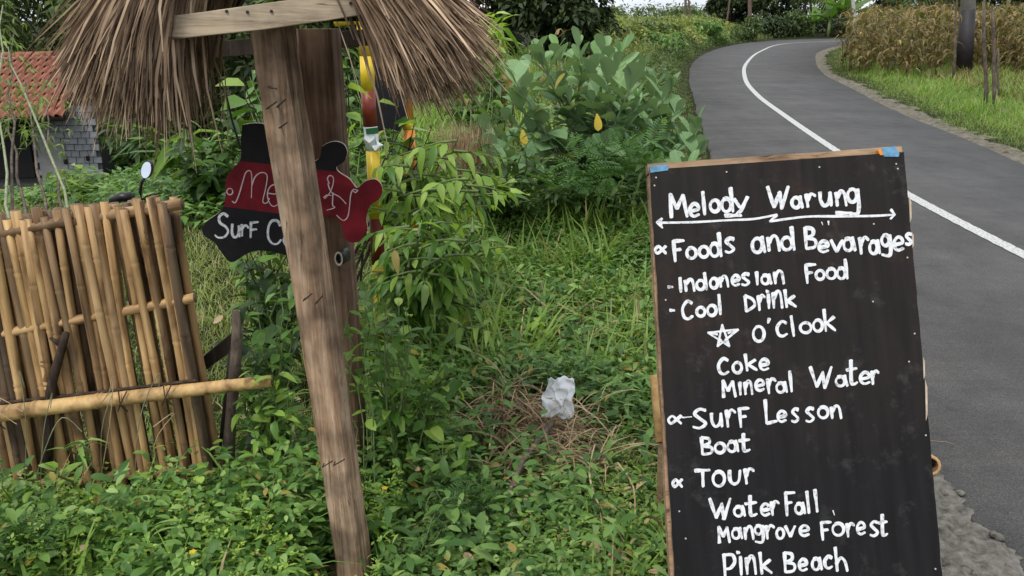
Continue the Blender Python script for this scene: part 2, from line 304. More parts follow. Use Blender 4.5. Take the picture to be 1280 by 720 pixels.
# board paint: black over brown, worn brown toward some patches
m, t, b, o = newmat('blackboard_paint'); M['board'] = m
v = coords(t); n1 = N(t, 'ShaderNodeTexNoise'); n1.inputs['Scale'].default_value = 3.5; n1.inputs['Detail'].default_value = 9; n1.inputs['Roughness'].default_value = .7; t.links.new(v, n1.inputs[0])
sx = N(t, 'ShaderNodeSeparateXYZ'); t.links.new(v, sx.inputs[0])
mr = N(t, 'ShaderNodeMapRange'); mr.inputs[1].default_value = -.30; mr.inputs[2].default_value = .02; t.links.new(sx.outputs[1], mr.inputs[0])
ad = N(t, 'ShaderNodeMath', operation='MULTIPLY_ADD'); ad.inputs[1].default_value = .35; t.links.new(mr.outputs[0], ad.inputs[0]); t.links.new(n1.outputs[0], ad.inputs[2])
r1 = ramp(t, [(.55, (.0105, .0102, .011)), (.90, (.018, .0145, .013)), (1.05, (.032, .021, .016))]); t.links.new(ad.outputs[0], r1.inputs[0])
n2 = N(t, 'ShaderNodeTexNoise'); n2.inputs['Scale'].default_value = 1; n2.inputs['Detail'].default_value = 8; t.links.new(coords(t, (40, 3, 3)), n2.inputs[0])
r2 = ramp(t, [(.35, (.8, .8, .8)), (.7, (1.35, 1.3, 1.3))]); t.links.new(n2.outputs[0], r2.inputs[0])
cb_ = mixc(t, 'MULTIPLY', 1, r1.outputs[0], r2.outputs[0])
n5 = N(t, 'ShaderNodeTexNoise'); n5.inputs['Scale'].default_value = 11; n5.inputs['Detail'].default_value = 12; n5.inputs['Roughness'].default_value = .75; t.links.new(v, n5.inputs[0])
r5 = ramp(t, [(.55, (0, 0, 0)), (.8, (.055, .052, .05))]); t.links.new(n5.outputs[0], r5.inputs[0]); cb_ = mixc(t, 'ADD', 1, cb_, r5.outputs[0])
t.links.new(cb_, b.inputs['Base Color'])
b.inputs['Roughness'].default_value = .6; b.inputs['Specular IOR Level'].default_value = .16; bump(t, b, n1.outputs[0], .15, .004)

# ------------------------------------------------------------------ mesh helpers
def link(o, parent=None):
    COL.objects.link(o)
    if parent is not None: o.parent = parent
    return o
def tag(o, label=None, cat=None, group=None, kind=None):
    if label: o['label'] = label
    if cat: o['category'] = cat
    if group: o['group'] = group
    if kind: o['kind'] = kind
    return o
def empty(name, loc, label, cat, group=None):
    e = bpy.data.objects.new(name, None); e.location = loc; e.empty_display_size = .1; link(e); return tag(e, label, cat, group)
def mesh_np(name, V, T, mat, smooth=True):
    """V (n,3), T (m,3) triangles"""
    V = np.ascontiguousarray(V, dtype=np.float32); T = np.ascontiguousarray(T, dtype=np.int32)
    me = bpy.data.meshes.new(name); me.vertices.add(len(V)); me.vertices.foreach_set('co', V.ravel())
    me.loops.add(T.size); me.loops.foreach_set('vertex_index', T.ravel())
    me.polygons.add(len(T)); me.polygons.foreach_set('loop_start', np.arange(0, T.size, 3, dtype=np.int32))
    try: me.polygons.foreach_set('loop_total', np.full(len(T), 3, dtype=np.int32))
    except Exception: pass
    me.update(calc_edges=True)
    if smooth: me.polygons.foreach_set('use_smooth', np.ones(len(T), dtype=bool))
    for mm in (mat if isinstance(mat, (list, tuple)) else [mat]): me.materials.append(mm)
    return me
def root_loc(parent):
    if parent is None: return Vector((0, 0, 0))
    p = parent
    while p.parent: p = p.parent
    return p.location
def obj_np(name, V, T, mat, parent=None, smooth=True):
    V = np.asarray(V, dtype=float).reshape(-1, 3)
    if parent is not None: V = V-np.array(root_loc(parent))
    return link(bpy.data.objects.new(name, mesh_np(name, V, T, mat, smooth)), parent)
class MB:
    def __init__(s): s.v = []; s.f = []; s.m = []
    def quad(s, pts, mi=0):
        k = len(s.v); s.v += [tuple(p) for p in pts]; s.f.append(tuple(range(k, k+len(pts)))); s.m.append(mi)
    def box(s, c, size, rot=None, mi=0):
        c = Vector(c); h = [x/2 for x in size]; rot = rot or Matrix.Identity(3)
        k = len(s.v)
        for z in (-1, 1):
            for y in (-1, 1):
                for x in (-1, 1): s.v.append(tuple(c+rot@Vector((x*h[0], y*h[1], z*h[2]))))
        for f in ((0, 2, 3, 1), (4, 5, 7, 6), (0, 1, 5, 4), (2, 6, 7, 3), (0, 4, 6, 2), (1, 3, 7, 5)): s.f.append(tuple(k+i for i in f)); s.m.append(mi)
    def tube(s, P, r, n=8, mi=0, cap=True, jit=0, cmi=None):
        P = [Vector(p) for p in P]; rs = r if isinstance(r, (list, tuple)) else [r]*len(P); k = len(s.v)
        up = Vector((0, 0, 1)) if abs((P[-1]-P[0]).normalized().z) < .9 else Vector((1, 0, 0))
        for i, p in enumerate(P):
            d = (P[min(i+1, len(P)-1)]-P[max(i-1, 0)]).normalized(); a = d.cross(up).normalized(); bq = d.cross(a)
            for j in range(n):
                th = 2*math.pi*j/n; rr = rs[i]*(1+random.uniform(-jit, jit))
                s.v.append(tuple(p+a*math.cos(th)*rr+bq*math.sin(th)*rr))
        for i in range(len(P)-1):
            for j in range(n):
                s.f.append((k+i*n+j, k+i*n+(j+1) % n, k+(i+1)*n+(j+1) % n, k+(i+1)*n+j)); s.m.append(mi)
        if cap:
            s.f.append(tuple(k+j for j in range(n))[::-1]); s.f.append(tuple(k+(len(P)-1)*n+j for j in range(n))); s.m += [cmi if cmi is not None else mi]*2
    def prism(s, poly, depth, mi=0, smi=None):
        """poly: list of world Vectors (planar), extruded by vector depth"""
        k = len(s.v); n = len(poly); s.v += [tuple(p) for p in poly]+[tuple(Vector(p)+depth) for p in poly]
        s.f.append(tuple(range(k, k+n))); s.f.append(tuple(range(k+n, k+2*n))[::-1]); s.m += [mi, mi]
        for i in range(n): s.f.append((k+i, k+n+i, k+n+(i+1) % n, k+(i+1) % n)); s.m.append(smi if smi is not None else mi)
    def mesh(s, name, mats, off=Vector((0, 0, 0)), smooth=False):
        me = bpy.data.meshes.new(name); me.from_pydata([(x-off[0], y-off[1], z-off[2]) for x, y, z in s.v], [], s.f)
        for mm in (mats if isinstance(mats, (list, tuple)) else [mats]): me.materials.append(mm)
        for p, mi in zip(me.polygons, s.m): p.material_index = mi; p.use_smooth = smooth
        me.update(); return me
    def build(s, name, mats, parent=None, smooth=False, bevel=0):
        o = link(bpy.data.objects.new(name, s.mesh(name, mats, root_loc(parent), smooth)), parent)
        if bevel:
            bm = o.modifiers.new('bevel', 'BEVEL'); bm.width = bevel; bm.segments = 2; bm.limit_method = 'ANGLE'
        return o

# leaf templates: base at origin, along +Y, face normal +Z, unit length
def leaf_t(rows, wid, fold=.25, droop=.35, cup=0):
    V = []; T = []
    for y, w in rows:
        z = -droop*y*y; x = w*wid/2
        V += [(-x, y, z+fold*x), (0, y, z), (x, y, z+fold*x)]
    for i in range(len(rows)-1):
        a = i*3; b_ = a+3
        T += [(a, a+1, b_+1), (a, b_+1, b_), (a+1, a+2, b_+2), (a+1, b_+2, b_+1)]
    return np.array(V, float), np.array(T)
OVAL = leaf_t([(0, .04), (.25, .85), (.55, 1), (.82, .62), (1, .03)], .48)
OVAL3 = leaf_t([(0, .05), (.4, 1), (1, .04)], .5)
ROUND = leaf_t([(0, .15), (.3, .95), (.65, 1), (1, .1)], .85, .15, .2)
ROUND3 = leaf_t([(0, .3), (.5, 1), (1, .15)], .8, .2, .2)
LANCE = leaf_t([(0, .05), (.3, 1), (.65, .75), (1, .02)], .27, .3, .5)
LANCE3 = leaf_t([(0, .1), (.4, 1), (1, .03)], .28, .3, .5)
MILK = leaf_t([(0, .18), (.2, .5), (.45, .88), (.7, 1), (.88, .82), (1, .12)], .56, .2, .12)
BROADL = leaf_t([(0, .05), (.22, .8), (.48, 1), (.78, .6), (1, .02)], .38, .3, .5)
def blade_t(w, bend, n=3):
    V = []; T = []
    for i in range(n+1):
        t = i/n; a = bend*t; L_ = t
        y = (math.sin(a)/bend if bend else t) if False else None
    # arc of unit length starting vertical (+Z) bending toward +Y
    V = []; y = z = 0; 
    for i in range(n+1):
        t = i/n; ww = w/2*(1-t**1.6)+.0005
        V += [(-ww, y, z), (ww, y, z)]
        a = bend*(t+.5/n); y += math.sin(a)/n; z += math.cos(a)/n
    for i in range(n): a = 2*i; T += [(a, a+1, a+3), (a, a+3, a+2)]
    return np.array(V, float), np.array(T)
BL = [blade_t(.045, 1.1), blade_t(.05, 1.9), blade_t(.04, .6), blade_t(.06, 2.4, 4)]
def instance(tmpl, P, Rm, S):
    """P (n,3), Rm (n,3,3), S (n,) or (n,3)"""
    V0, T0 = tmpl; n = len(P)
    S = np.asarray(S, float); S = S[:, None]*np.ones(3) if S.ndim == 1 else S
    V = V0[None]*S[:, None, :]; V = np.einsum('nij,nkj->nki', Rm, V)+P[:, None, :]
    T = T0[None]+(np.arange(n)*len(V0))[:, None, None]
    return V.reshape(-1, 3), T.reshape(-1, 3)
def rot_dir(az, el, roll):
    """leaf Y axis points at azimuth az (from +Y to +X), elevation el; roll about it"""
    az, el, roll = np.broadcast_arrays(az, el, roll)
    y = np.stack([np.sin(az)*np.cos(el), np.cos(az)*np.cos(el), np.sin(el)], -1)
    x0 = np.stack([np.cos(az), -np.sin(az), 0*az], -1); z0 = np.cross(x0, y)
    c, s = np.cos(roll)[..., None], np.sin(roll)[..., None]
    x = x0*c+z0*s; z = np.cross(x, y)
    return np.stack([x, y, z], -1)
def rot_up(az, tilt):
    """for blades: local Z up tilted toward azimuth az, local Y pointing az"""
    az, tilt = np.broadcast_arrays(az, tilt)
    h = np.stack([np.sin(az), np.cos(az), 0*az], -1); up = np.array([0, 0, 1.])
    z = h*np.sin(tilt)[..., None]+up*np.cos(tilt)[..., None]
    y = h*np.cos(tilt)[..., None]-up*np.sin(tilt)[..., None]
    x = np.cross(y, z); return np.stack([x, y, z], -1)
class Acc:
    def __init__(s): s.V = []; s.T = []; s.n = 0
    def add(s, V, T):
        if len(V): s.V.append(V); s.T.append(T+s.n); s.n += len(V)
    def build(s, name, mat, parent=None, label=None, cat=None):
        o = obj_np(name, np.concatenate(s.V), np.concatenate(s.T), mat, parent)
        return tag(o, label, cat, kind='stuff')
U = lambda a, b_, n: rng.uniform(a, b_, n)

def sample(n, D0, D1, pred, pw=1.5, a0=-37, a1=37):
    """world points in a wedge in front of the viewer, thinning out with distance"""
    out_ = []; got = 0; it = 0
    while got < n and it < 60:
        it += 1; k = n*2
        u = rng.random(k); e = 2-pw   # density ~ D^-pw per m2 -> radial pdf D^(1-pw)
        D = (D0**e+u*(D1**e-D0**e))**(1/e) if abs(e) > 1e-6 else D0*(D1/D0)**u
        az = np.radians(rng.uniform(a0, a1, k)); X = D*np.tan(az); Y = D.copy()
        ok = pred(X, Y); P = np.stack([X[ok], Y[ok]], -1); out_.append(P); got += len(P)
    P = np.concatenate(out_)[:n]; return np.column_stack([P, terr(P[:, 0], P[:, 1])])
def patch(P, s_, ph=0):
    x, y = P[:, 0]*s_+ph, P[:, 1]*s_-ph; return .5+.25*(np.sin(x*1.3+np.sin(y*1.7)*1.3)+np.sin(y*1.1+np.sin(x*.9+2)*1.7))
def inpoly(X, Y, poly):
    X = np.asarray(X); ins = np.zeros(X.shape, bool); j = len(poly)-1
    for i in range(len(poly)):
        xi, yi = poly[i]; xj, yj = poly[j]
        c = ((yi > Y) != (yj > Y)) & (X < (xj-xi)*(Y-yi)/((yj-yi) or 1e-9)+xi); ins ^= c; j = i
    return ins
def blades(acc, P, h, wid=1.0, per=5, spread=.02, tl=.6):
    n = len(P)
    for k in range(per):
        q = P+np.column_stack([rng.normal(0, spread, n), rng.normal(0, spread, n), np.zeros(n)])
        tm = BL[(k) % len(BL)]; s = h*U(.55, 1.15, n)
        S = np.column_stack([s*wid, s, s]); V, T = instance(tm, q, rot_up(U(0, 6.28, n), U(0, tl, n)), S); acc.add(V, T)
def sprigs(acc, P, h, ls, tmpl, per=8, lean=.35, el=(.0, .9), radius=.0):
    """small leafy plants: leaves spread up a short stem"""
    n = len(P); laz = U(0, 6.28, n); ln = U(0, lean, n)
    for k in range(per):
        t = (k+1)/per if per > 1 else 1
        t_ = t*U(.8, 1.0, n); hh = h*t_
        q = P+np.column_stack([np.sin(laz)*np.sin(ln)*hh, np.cos(laz)*np.sin(ln)*hh, hh*np.cos(ln)])
        az = k*2.4+laz+U(-.4, .4, n); rr = radius*U(.2, 1, n)
        q = q+np.column_stack([np.sin(az)*rr, np.cos(az)*rr, U(-.01, .01, n)])
        e = U(el[0], el[1], n); V, T = instance(tmpl, q, rot_dir(az, e, U(-.5, .5, n)), ls*U(.6, 1.15, n)*(1.15-.45*t)); acc.add(V, T)

# ------------------------------------------------------------------ the setting: ground, road, verges
def grid_sheet(name, xs, ys, mat, dz=0):
    X, Y = np.meshgrid(xs, ys); Z = terr(X, Y)+dz
    on = (X > lx(Y)-.35) & (X < rx(Y)+.25); Z = np.where(on, np.minimum(Z, -.03), Z)
    V = np.column_stack([X.ravel(), Y.ravel(), Z.ravel()]); nx = len(xs); T = []
    j, i = np.meshgrid(np.arange(len(ys)-1), np.arange(nx-1), indexing='ij'); a = (j*nx+i).ravel()
    T = np.concatenate([np.column_stack([a, a+1, a+nx+1]), np.column_stack([a, a+nx+1, a+nx])])
    return tag(obj_np(name, V, T, mat), kind='structure')
xs = np.unique(np.concatenate([np.linspace(-900, -30, 30), np.linspace(-30, -3, 60), np.linspace(-3, 3, 120), np.linspace(3, 30, 90), np.linspace(30, 900, 30)]))
ys = np.unique(np.concatenate([np.linspace(-60, 0, 20), np.linspace(0, 8, 140), np.linspace(8, 90, 120), np.linspace(90, 1200, 40)]))
grid_sheet('ground', xs, ys, M['ground'])
def strip(name, A, B, mat, z, cross=2, rough=0, skirt=0, disp=None):
    """sheet between polylines A and B (arrays n,2)"""
    n = len(A); V = []; T = []
    for k in range(cross+1):
        t = k/cross; P = A*(1-t)+B*t
        zz = np.full(n, z) if disp is None else z+disp(P, t)
        V.append(np.column_stack([P, zz]))
    if skirt:
        V.insert(0, np.column_stack([A, np.full(n, z-skirt)])); V.append(np.column_stack([B, np.full(n, z-skirt)]))
    m_ = len(V); V = np.concatenate(V)
    for k in range(m_-1):
        for i in range(n-1):
            a = k*n+i; T += [(a, a+n, a+n+1), (a, a+n+1, a+1)]
    return obj_np(name, V, np.array(T)[:, ::-1], mat, smooth=not skirt)
# resample both edges at matching stations
Ls = smooth_line(LEFT, 70); Rs = smooth_line(RIGHT, 70); Cs = smooth_line(LINE, 30)
def wander(n, a, seed, k=9):
    g_ = np.random.default_rng(seed); w = np.convolve(g_.normal(0, 1, n+60), np.ones(k)/k, 'same')[30:30+n]+.6*np.convolve(g_.normal(0, 1, n+60), np.ones(3)/3, 'same')[30:30+n]; return w*a
jag = np.column_stack([wander(len(Ls), .022, 1), 0*Ls[:, 0]])
road = tag(strip('road', Ls+jag, Rs-jag*.8, M['asphalt'], .012, 2, skirt=.05), kind='structure')
def offs(C, w):
    d = np.gradient(C, axis=0); d /= np.linalg.norm(d, axis=1)[:, None]; nrm = np.column_stack([-d[:, 1], d[:, 0]]); return C+nrm*w
wj = .004*np.sin(np.arange(len(Cs))*2.7)
ln = strip('centre_line', offs(Cs, .055)+np.column_stack([wj, 0*wj]), offs(Cs, -.055)-np.column_stack([wj, 0*wj]), M['roadpaint'], .017, 1)
ln.parent = road; ln['label'] = 'worn white line curving along the middle of the road'
def vn(P, t, a=.03):
    x, y = P[:, 0], P[:, 1]; h = np.sin(x*31+y*17)*np.cos(y*23-x*9)+.6*np.sin(x*67-y*53)+.5*np.sin(y*91+x*41)
    return a*h*(1-abs(2*t-1)**3)-.03*(t > .99)
Rv = smooth_line(RIGHT[2:], 60); w_ = .40+wander(len(Rv), .22, 5, 25)
tag(strip('gravel_verge', Rv+[-.01, 0], offs(Rv, -1)*w_[:, None]+Rv*(1-w_[:, None]), M['gravel'], .006, 8, disp=lambda P, t: vn(P, t, .014)), kind='structure')
Lv = smooth_line(np.array([(1.47, .6), (1.47, 1.5), (1.47, 2.07), (1.47, 2.4), (1.49, 3.0), (1.52, 3.6)]), 40)
w_ = np.interp(Lv[:, 1], [.6, 2, 2.5, 3.0, 3.6], [.34, .32, .26, .14, .04])+wander(len(Lv), .03, 9, 5)
wr = wander(len(Lv), .035, 8, 7)
tag(strip('road_shoulder', Lv+np.column_stack([wr*.8+.03, 0*wr]), Lv-np.column_stack([w_, 0*w_]), M['rubble'], .014, 16, disp=lambda P, t: vn(P, t, .013)+.012*(1-abs(2*t-1)**4)+.006*np.array([mnoise.noise(Vector((x_*22, y_*22, 1)))+.6*mnoise.noise(Vector((x_*55, y_*55, 4))) for x_, y_ in P])*(t < .97)*(t > .02)), kind='structure')
# loose stones on the shoulder
for k in range(46):
    y = random.uniform(1.9, 3.3); x = 1.47+random.uniform(-.22, .12)
    mb = MB(); r = random.uniform(.006, .022); ico = [(0, 0, 1), (.9, 0, .3), (.28, .85, .35), (-.72, .53, .3), (-.72, -.53, .3), (.28, -.85, .35), (.6, .4, -.6), (-.3, .7, -.6), (-.6, -.1, -.6), (.2, -.7, -.6)]
    V = [(x+a*r*random.uniform(.7, 1.3), y+b_*r*random.uniform(.7, 1.3), .022+c_*r*random.uniform(.5, .8)) for a, b_, c_ in ico]
    F_ = [(0, 1, 2), (0, 2, 3), (0, 3, 4), (0, 4, 5), (0, 5, 1), (1, 6, 2), (2, 6, 7), (2, 7, 3), (3, 7, 8), (3, 8, 4), (4, 8, 9), (4, 9, 5), (5, 9, 6), (5, 6, 1), (6, 8, 7), (6, 9, 8)]
    o = obj_np('pebble', V, F_, M['rubble'], smooth=False)
    tag(o, 'small grey loose stone on the broken shoulder beside the road', 'stone', 'loose stones on the shoulder')

# ------------------------------------------------------------------ menu board (leaning A-frame)
dT, dB = 1.975, 1.886
TLp, TRp = at_depth(812, 212, dT), at_depth(1130, 190, dT)
BLp, BRp = at_depth(843, 720, dB), at_depth(1178, 712, dB)
bu = (TRp-TLp).normalized(); bv = ((BLp+BRp)-(TLp+TRp)).normalized(); bv = (bv-bu*bv.dot(bu)).normalized(); bn = bu.cross(bv)*1.0
if bn.y > 0: bn = -bn            # faces the viewer
B0 = (TLp+TRp+BLp+BRp)/4
def bpt(px, py, lift=0): return on_plane(px, py, B0, bn)+bn*lift
board_base = bpt(1000, 200); bottom_z = 0.0
def bloc(p):
    d = p-B0; return d.dot(bu), d.dot(bv)
u0, v0 = bloc(bpt(812, 212)); u1, v1 = bloc(bpt(1130, 190)); u2, v2 = bloc(bpt(843, 720)); u3, v3 = bloc(bpt(1178, 720))
def W2(u, v, lift=0): return B0+bu*u+bv*v+bn*lift
# length so that the foot reaches the ground
vb = (B0.z-0.02)/(-bv.z)
ul = u0+(u2-u0)*(vb-v0)/(v2-v0); ur = u1+(u3-u1)*(vb-v1)/(v3-v1)
foot = W2((ul+ur)/2, vb)
mb_root = empty('menu_board', (foot.x, foot.y, 0.0), 'tall black hand-painted menu board standing at the roadside', 'sign')
# local frame for board faces: object whose X=bu, -Y=... so that materials can use object space
Rb = Matrix((bu, -bv, bn)).transposed()
def board_obj(name, mbx, mats, bevel=0):
    """mbx built in (u, -v, lift) coordinates"""
    o = bpy.data.objects.new(name, mbx.mesh(name, mats)); link(o, mb_root)
    o.matrix_local = Matrix.Translation(B0-mb_root.location) @ Rb.to_4x4()
    if bevel: q = o.modifiers.new('bevel', 'BEVEL'); q.width = bevel; q.segments = 2
    return o
mbx = MB()   # panel outline with slightly uneven edges
outline = []
NS = 26
for i in range(NS+1):
    t = i/NS; outline.append((u0+(u1-u0)*t, v0+(v1-v0)*t))
for i in range(1, NS*2+1):
    t = i/(NS*2); w = random.uniform(-.0016, .001) if i % 3 else 0; outline.append((ur*t+u1*(1-t)+w, vb*t+v1*(1-t)))
for i in range(1, NS+1):
    t = i/NS; outline.append((ul*t+ur*(1-t), vb))
for i in range(1, NS*2):
    t = i/(NS*2); outline.append((u0*t+ul*(1-t)+random.uniform(-.001, .001), v0*t+vb*(1-t)))
mbx.prism([Vector((u, -v, 0)) for u, v in outline], Vector((0, 0, -.012)), 0, 1)
board_obj('panel', mbx, [M['board'], M['ply']])
# battens behind panel: top rail (brown edge seen above the black), side stiles
def batten(name, a, b_, w, th, z0, mat):
    mbx = MB(); a = Vector((a[0], -a[1], z0)); b_ = Vector((b_[0], -b_[1], z0)); d = (b_-a).normalized(); nrm = Vector((-d.y, d.x, 0))
    n = 14; k = len(mbx.v); P = []
    for i in range(n+1):
        p = a.lerp(b_, i/n); j = random.uniform(-.0008, .0008); P.append([p+nrm*(w/2+j), p-nrm*(w/2-j), p-nrm*(w/2-j)-Vector((0, 0, th)), p+nrm*(w/2+j)-Vector((0, 0, th))])
    for i in range(n):
        for j in range(4): mbx.quad([P[i][j], P[i][(j+1) % 4], P[i+1][(j+1) % 4], P[i+1][j]])
    mbx.quad(P[0][::-1]); mbx.quad(P[-1]); return board_obj(name, mbx, [mat])
tu = (u1-u0); sl_ = (v1-v0)/tu
batten('top_rail', (u0-.002, v0-.006), (u1+.002, v1-.006), .022, .03, -.0125, M['ply'])
batten('side_stile', (u0+.011, v0+.012), (ul+.004, vb), .026, .028, -.0128, M['ply'])
batten('side_stile', (u1-.008, v1+.012), (ur-.008, vb), .026, .028, -.0128, M['ply'])
# rear legs and cross bar
hinge_l, hinge_r = W2(u0+.06, v0+.03, -.05), W2(u1-.06, v1+.03, -.05)
for s, h in ((0, hinge_l), (1, hinge_r)):
    q = MB(); f = Vector((h.x+(.05 if s else .10), h.y+.38, 0.0)); q.tube([h, h.lerp(f, .5), f], .016, 4); q.build('rear_leg', [M['ply']], mb_root)
q = MB(); a = hinge_l.lerp(Vector((hinge_l.x+.10, hinge_l.y+.38, 0)), .6); b_ = hinge_r.lerp(Vector((hinge_r.x+.05, hinge_r.y+.38, 0)), .6); q.tube([a, b_], .012, 4); q.build('cross_bar', [M['ply']], mb_root)
# bamboo tubes fixed behind each edge
def hollow_tube(name, A, B_, r, parent, mat, nodes=()):
    q = MB(); n = 14; A = Vector(A); B_ = Vector(B_); d = (B_-A).normalized(); up = Vector((0, 1, 0)); a = d.cross(up).normalized(); c_ = d.cross(a)
    rings = []
    for (p, rr, m_) in ((A, r, 0), (B_, r, 0), (B_, r*.72, 0), (A.lerp(B_, .6), r*.72, 1), (A, r*.7, 1)):
        k = len(q.v); q.v += [tuple(p+a*math.cos(2*math.pi*j/n)*rr+c_*math.sin(2*math.pi*j/n)*rr) for j in range(n)]; rings.append((k, m_))
    for (k1, m1), (k2, m2) in zip(rings, rings[1:]):
        for j in range(n): q.f.append((k1+j, k1+(j+1) % n, k2+(j+1) % n, k2+j)); q.m.append(m2)
    q.f.append(tuple(rings[-1][0]+j for j in range(n))); q.m.append(1)
    return q.build(name, [mat, M['hollow']], parent, smooth=True)
hollow_tube('bamboo_tube', at_depth(824, 470, 2.0), at_depth(831, 553, 1.955), .0225, mb_root, M['bamboo_pale'])
hollow_tube('bamboo_tube', at_depth(1128, 560, 2.22), at_depth(1163, 582, 1.975), .024, mb_root, M['bamboo_pale'])
# blue tape pieces
def bpoly(name, pts, lift, th, mat):
    mbx = MB(); P = []
    for px, py in pts: u, v = bloc(bpt(px, py)); P.append(Vector((u, -v, lift)))
    mbx.prism(P, Vector((0, 0, -th))); return board_obj(name, mbx, [mat])
bpoly('tape', [(812, 208), (832, 206), (836, 208), (835, 213), (813, 216)], .0015, .014, M['blue'])
bpoly('tape', [(1101, 186), (1118, 183), (1124, 192), (1123, 196), (1105, 196)], .0015, .014, M['blue'])
bpoly('tape', [(1097, 188), (1101, 186), (1104, 194), (1100, 194)], .0012, .014, M['orange'])
# nail heads
for px, py in [(820, 222), (818, 232), (908, 215), (1024, 209), (1120, 205), (1122, 211), (1134, 322), (1092, 280), (832, 375), (1143, 417), (1091, 377), (1157, 544), (849, 639), (857, 673), (1169, 711), (1136, 452)]:
    u, v = bloc(bpt(px, py)); mbx = MB(); r = .0021
    ring = [Vector((u+math.cos(a_)*r, -v+math.sin(a_)*r, .0016)) for a_ in [k*math.pi/3 for k in range(6)]]
    mbx.prism(ring, Vector((0, 0, -.0014))); board_obj('nail_head', mbx, [M['nail_w']])
# chipped pale edge on the right and small chips
for px, py, dx, dy in [(1138, 262, 1.8, 16), (1158, 500, 1.8, 26), (1141, 300, 1.5, 10), (1155, 460, 1.4, 14)]:
    bpoly('chipped_edge', [(px-dx, py-dy), (px+dx*.5, py-dy*.6), (px+dx*.7, py+dy*.7), (px-dx*.4, py+dy)], .0012, .003, M['cream'])

# hand lettering: strokes in a unit box, x right, y down
def ell(x0, y0, x1, y1, n=11, st=.7):
    return [((x0+x1)/2+(x1-x0)/2*math.cos(2*math.pi*i/n+st*6), (y0+y1)/2+(y1-y0)/2*math.sin(2*math.pi*i/n+st*6)) for i in range(n+1)]
G = {'M': [[(.12, 1), (.04, 0)], [(.06, .02), (.42, .62)], [(.42, .62), (.76, .04)], [(.76, .06), (1, .96)]],
 'W': [[(0, 0), (.3, .92)], [(.3, .92), (.58, .22)], [(.56, .25), (.66, .98)], [(.66, .98), (.97, .0)]],
 'e': [[(.1, .58), (.9, .42), (.8, .08), (.42, 0), (.08, .35), (.14, .8), (.5, 1), (.98, .84)]],
 'l': [[(.3, 0), (.62, 1)]], 'I': [[(.4, 0), (.6, 1)]], 'i': [[(.4, 0), (.6, 1)]],
 'L': [[(.08, 0), (.2, .95)], [(.2, .95), (1, .85)]],
 'o': [ell(0, 0, 1, 1)], 'd': [ell(0, .45, .78, 1), [(.74, 0), (.96, 1)]],
 'y': [[(0, .12), (.42, .55)], [(1, 0), (.5, .75), (.1, 1)]],
 'a': [ell(0, .1, .78, 1), [(.74, .0), (1, .98)]],
 'r': [[(.08, .04), (.26, 1)], [(.2, .5), (.45, .1), (.7, .02), (1, .16)]],
 'u': [[(.05, 0), (.1, .6), (.4, 1), (.8, .75), (.88, 0)], [(.88, .02), (1, 1)]],
 'U': [[(.05, 0), (.1, .7), (.45, 1), (.85, .75), (.95, 0)]],
 'n': [[(.05, .1), (.16, 1)], [(.14, .45), (.45, .02), (.78, .15), (.97, 1)]],
 'g': [ell(0, .0, .8, .5), [(.84, 0), (.96, .6), (.8, .96), (.05, .92)]],
 'F': [[(.1, 0), (.26, 1)], [(.1, .03), (1, 0)], [(.17, .46), (.72, .42)]],
 's': [[(.92, .06), (.45, 0), (.1, .24), (.5, .5), (.92, .76), (.5, 1), (0, .94)]],
 'B': [[(.1, 0), (.18, 1)], [(.1, .02), (.7, .08), (.72, .35), (.16, .48)], [(.16, .48), (.92, .6), (.88, .92), (.18, 1)]],
 'v': [[(0, 0), (.5, 1)], [(.5, 1), (1, 0)]],
 'C': [[(.95, .12), (.5, 0), (.06, .4), (.2, .88), (.6, 1), (1, .84)]],
 'D': [[(.1, 0), (.22, 1)], [(.1, 0), (.75, .2), (.95, .62), (.22, 1)]],
 'k': [[(.1, 0), (.26, 1)], [(.88, .34), (.24, .66)], [(.3, .62), (1, .96)]],
 't': [[(.42, 0), (.46, .9), (.7, 1), (1, .92)], [(0, .42), (.95, .34)]],
 'T': [[(0, .04), (1, 0)], [(.52, .02), (.56, 1)]],
 'p': [[(.05, 0), (.17, 1)], [(.06, .04), (.75, .04), (.95, .32), (.6, .58), (.14, .62)]],
 'h': [[(.1, 0), (.26, 1)], [(.2, .7), (.5, .45), (.82, .6), (1, 1)]],
 '@': [[(1, 0), (.6, .55), (.2, 1), (0, .5), (.3, .05), (.65, .5), (1, 1)]],
 '-': [[(0, .5), (1, .5)]], "'": [[(.7, 0), (.3, 1)]], '.': [[(.2, .5), (.8, .5)]]}
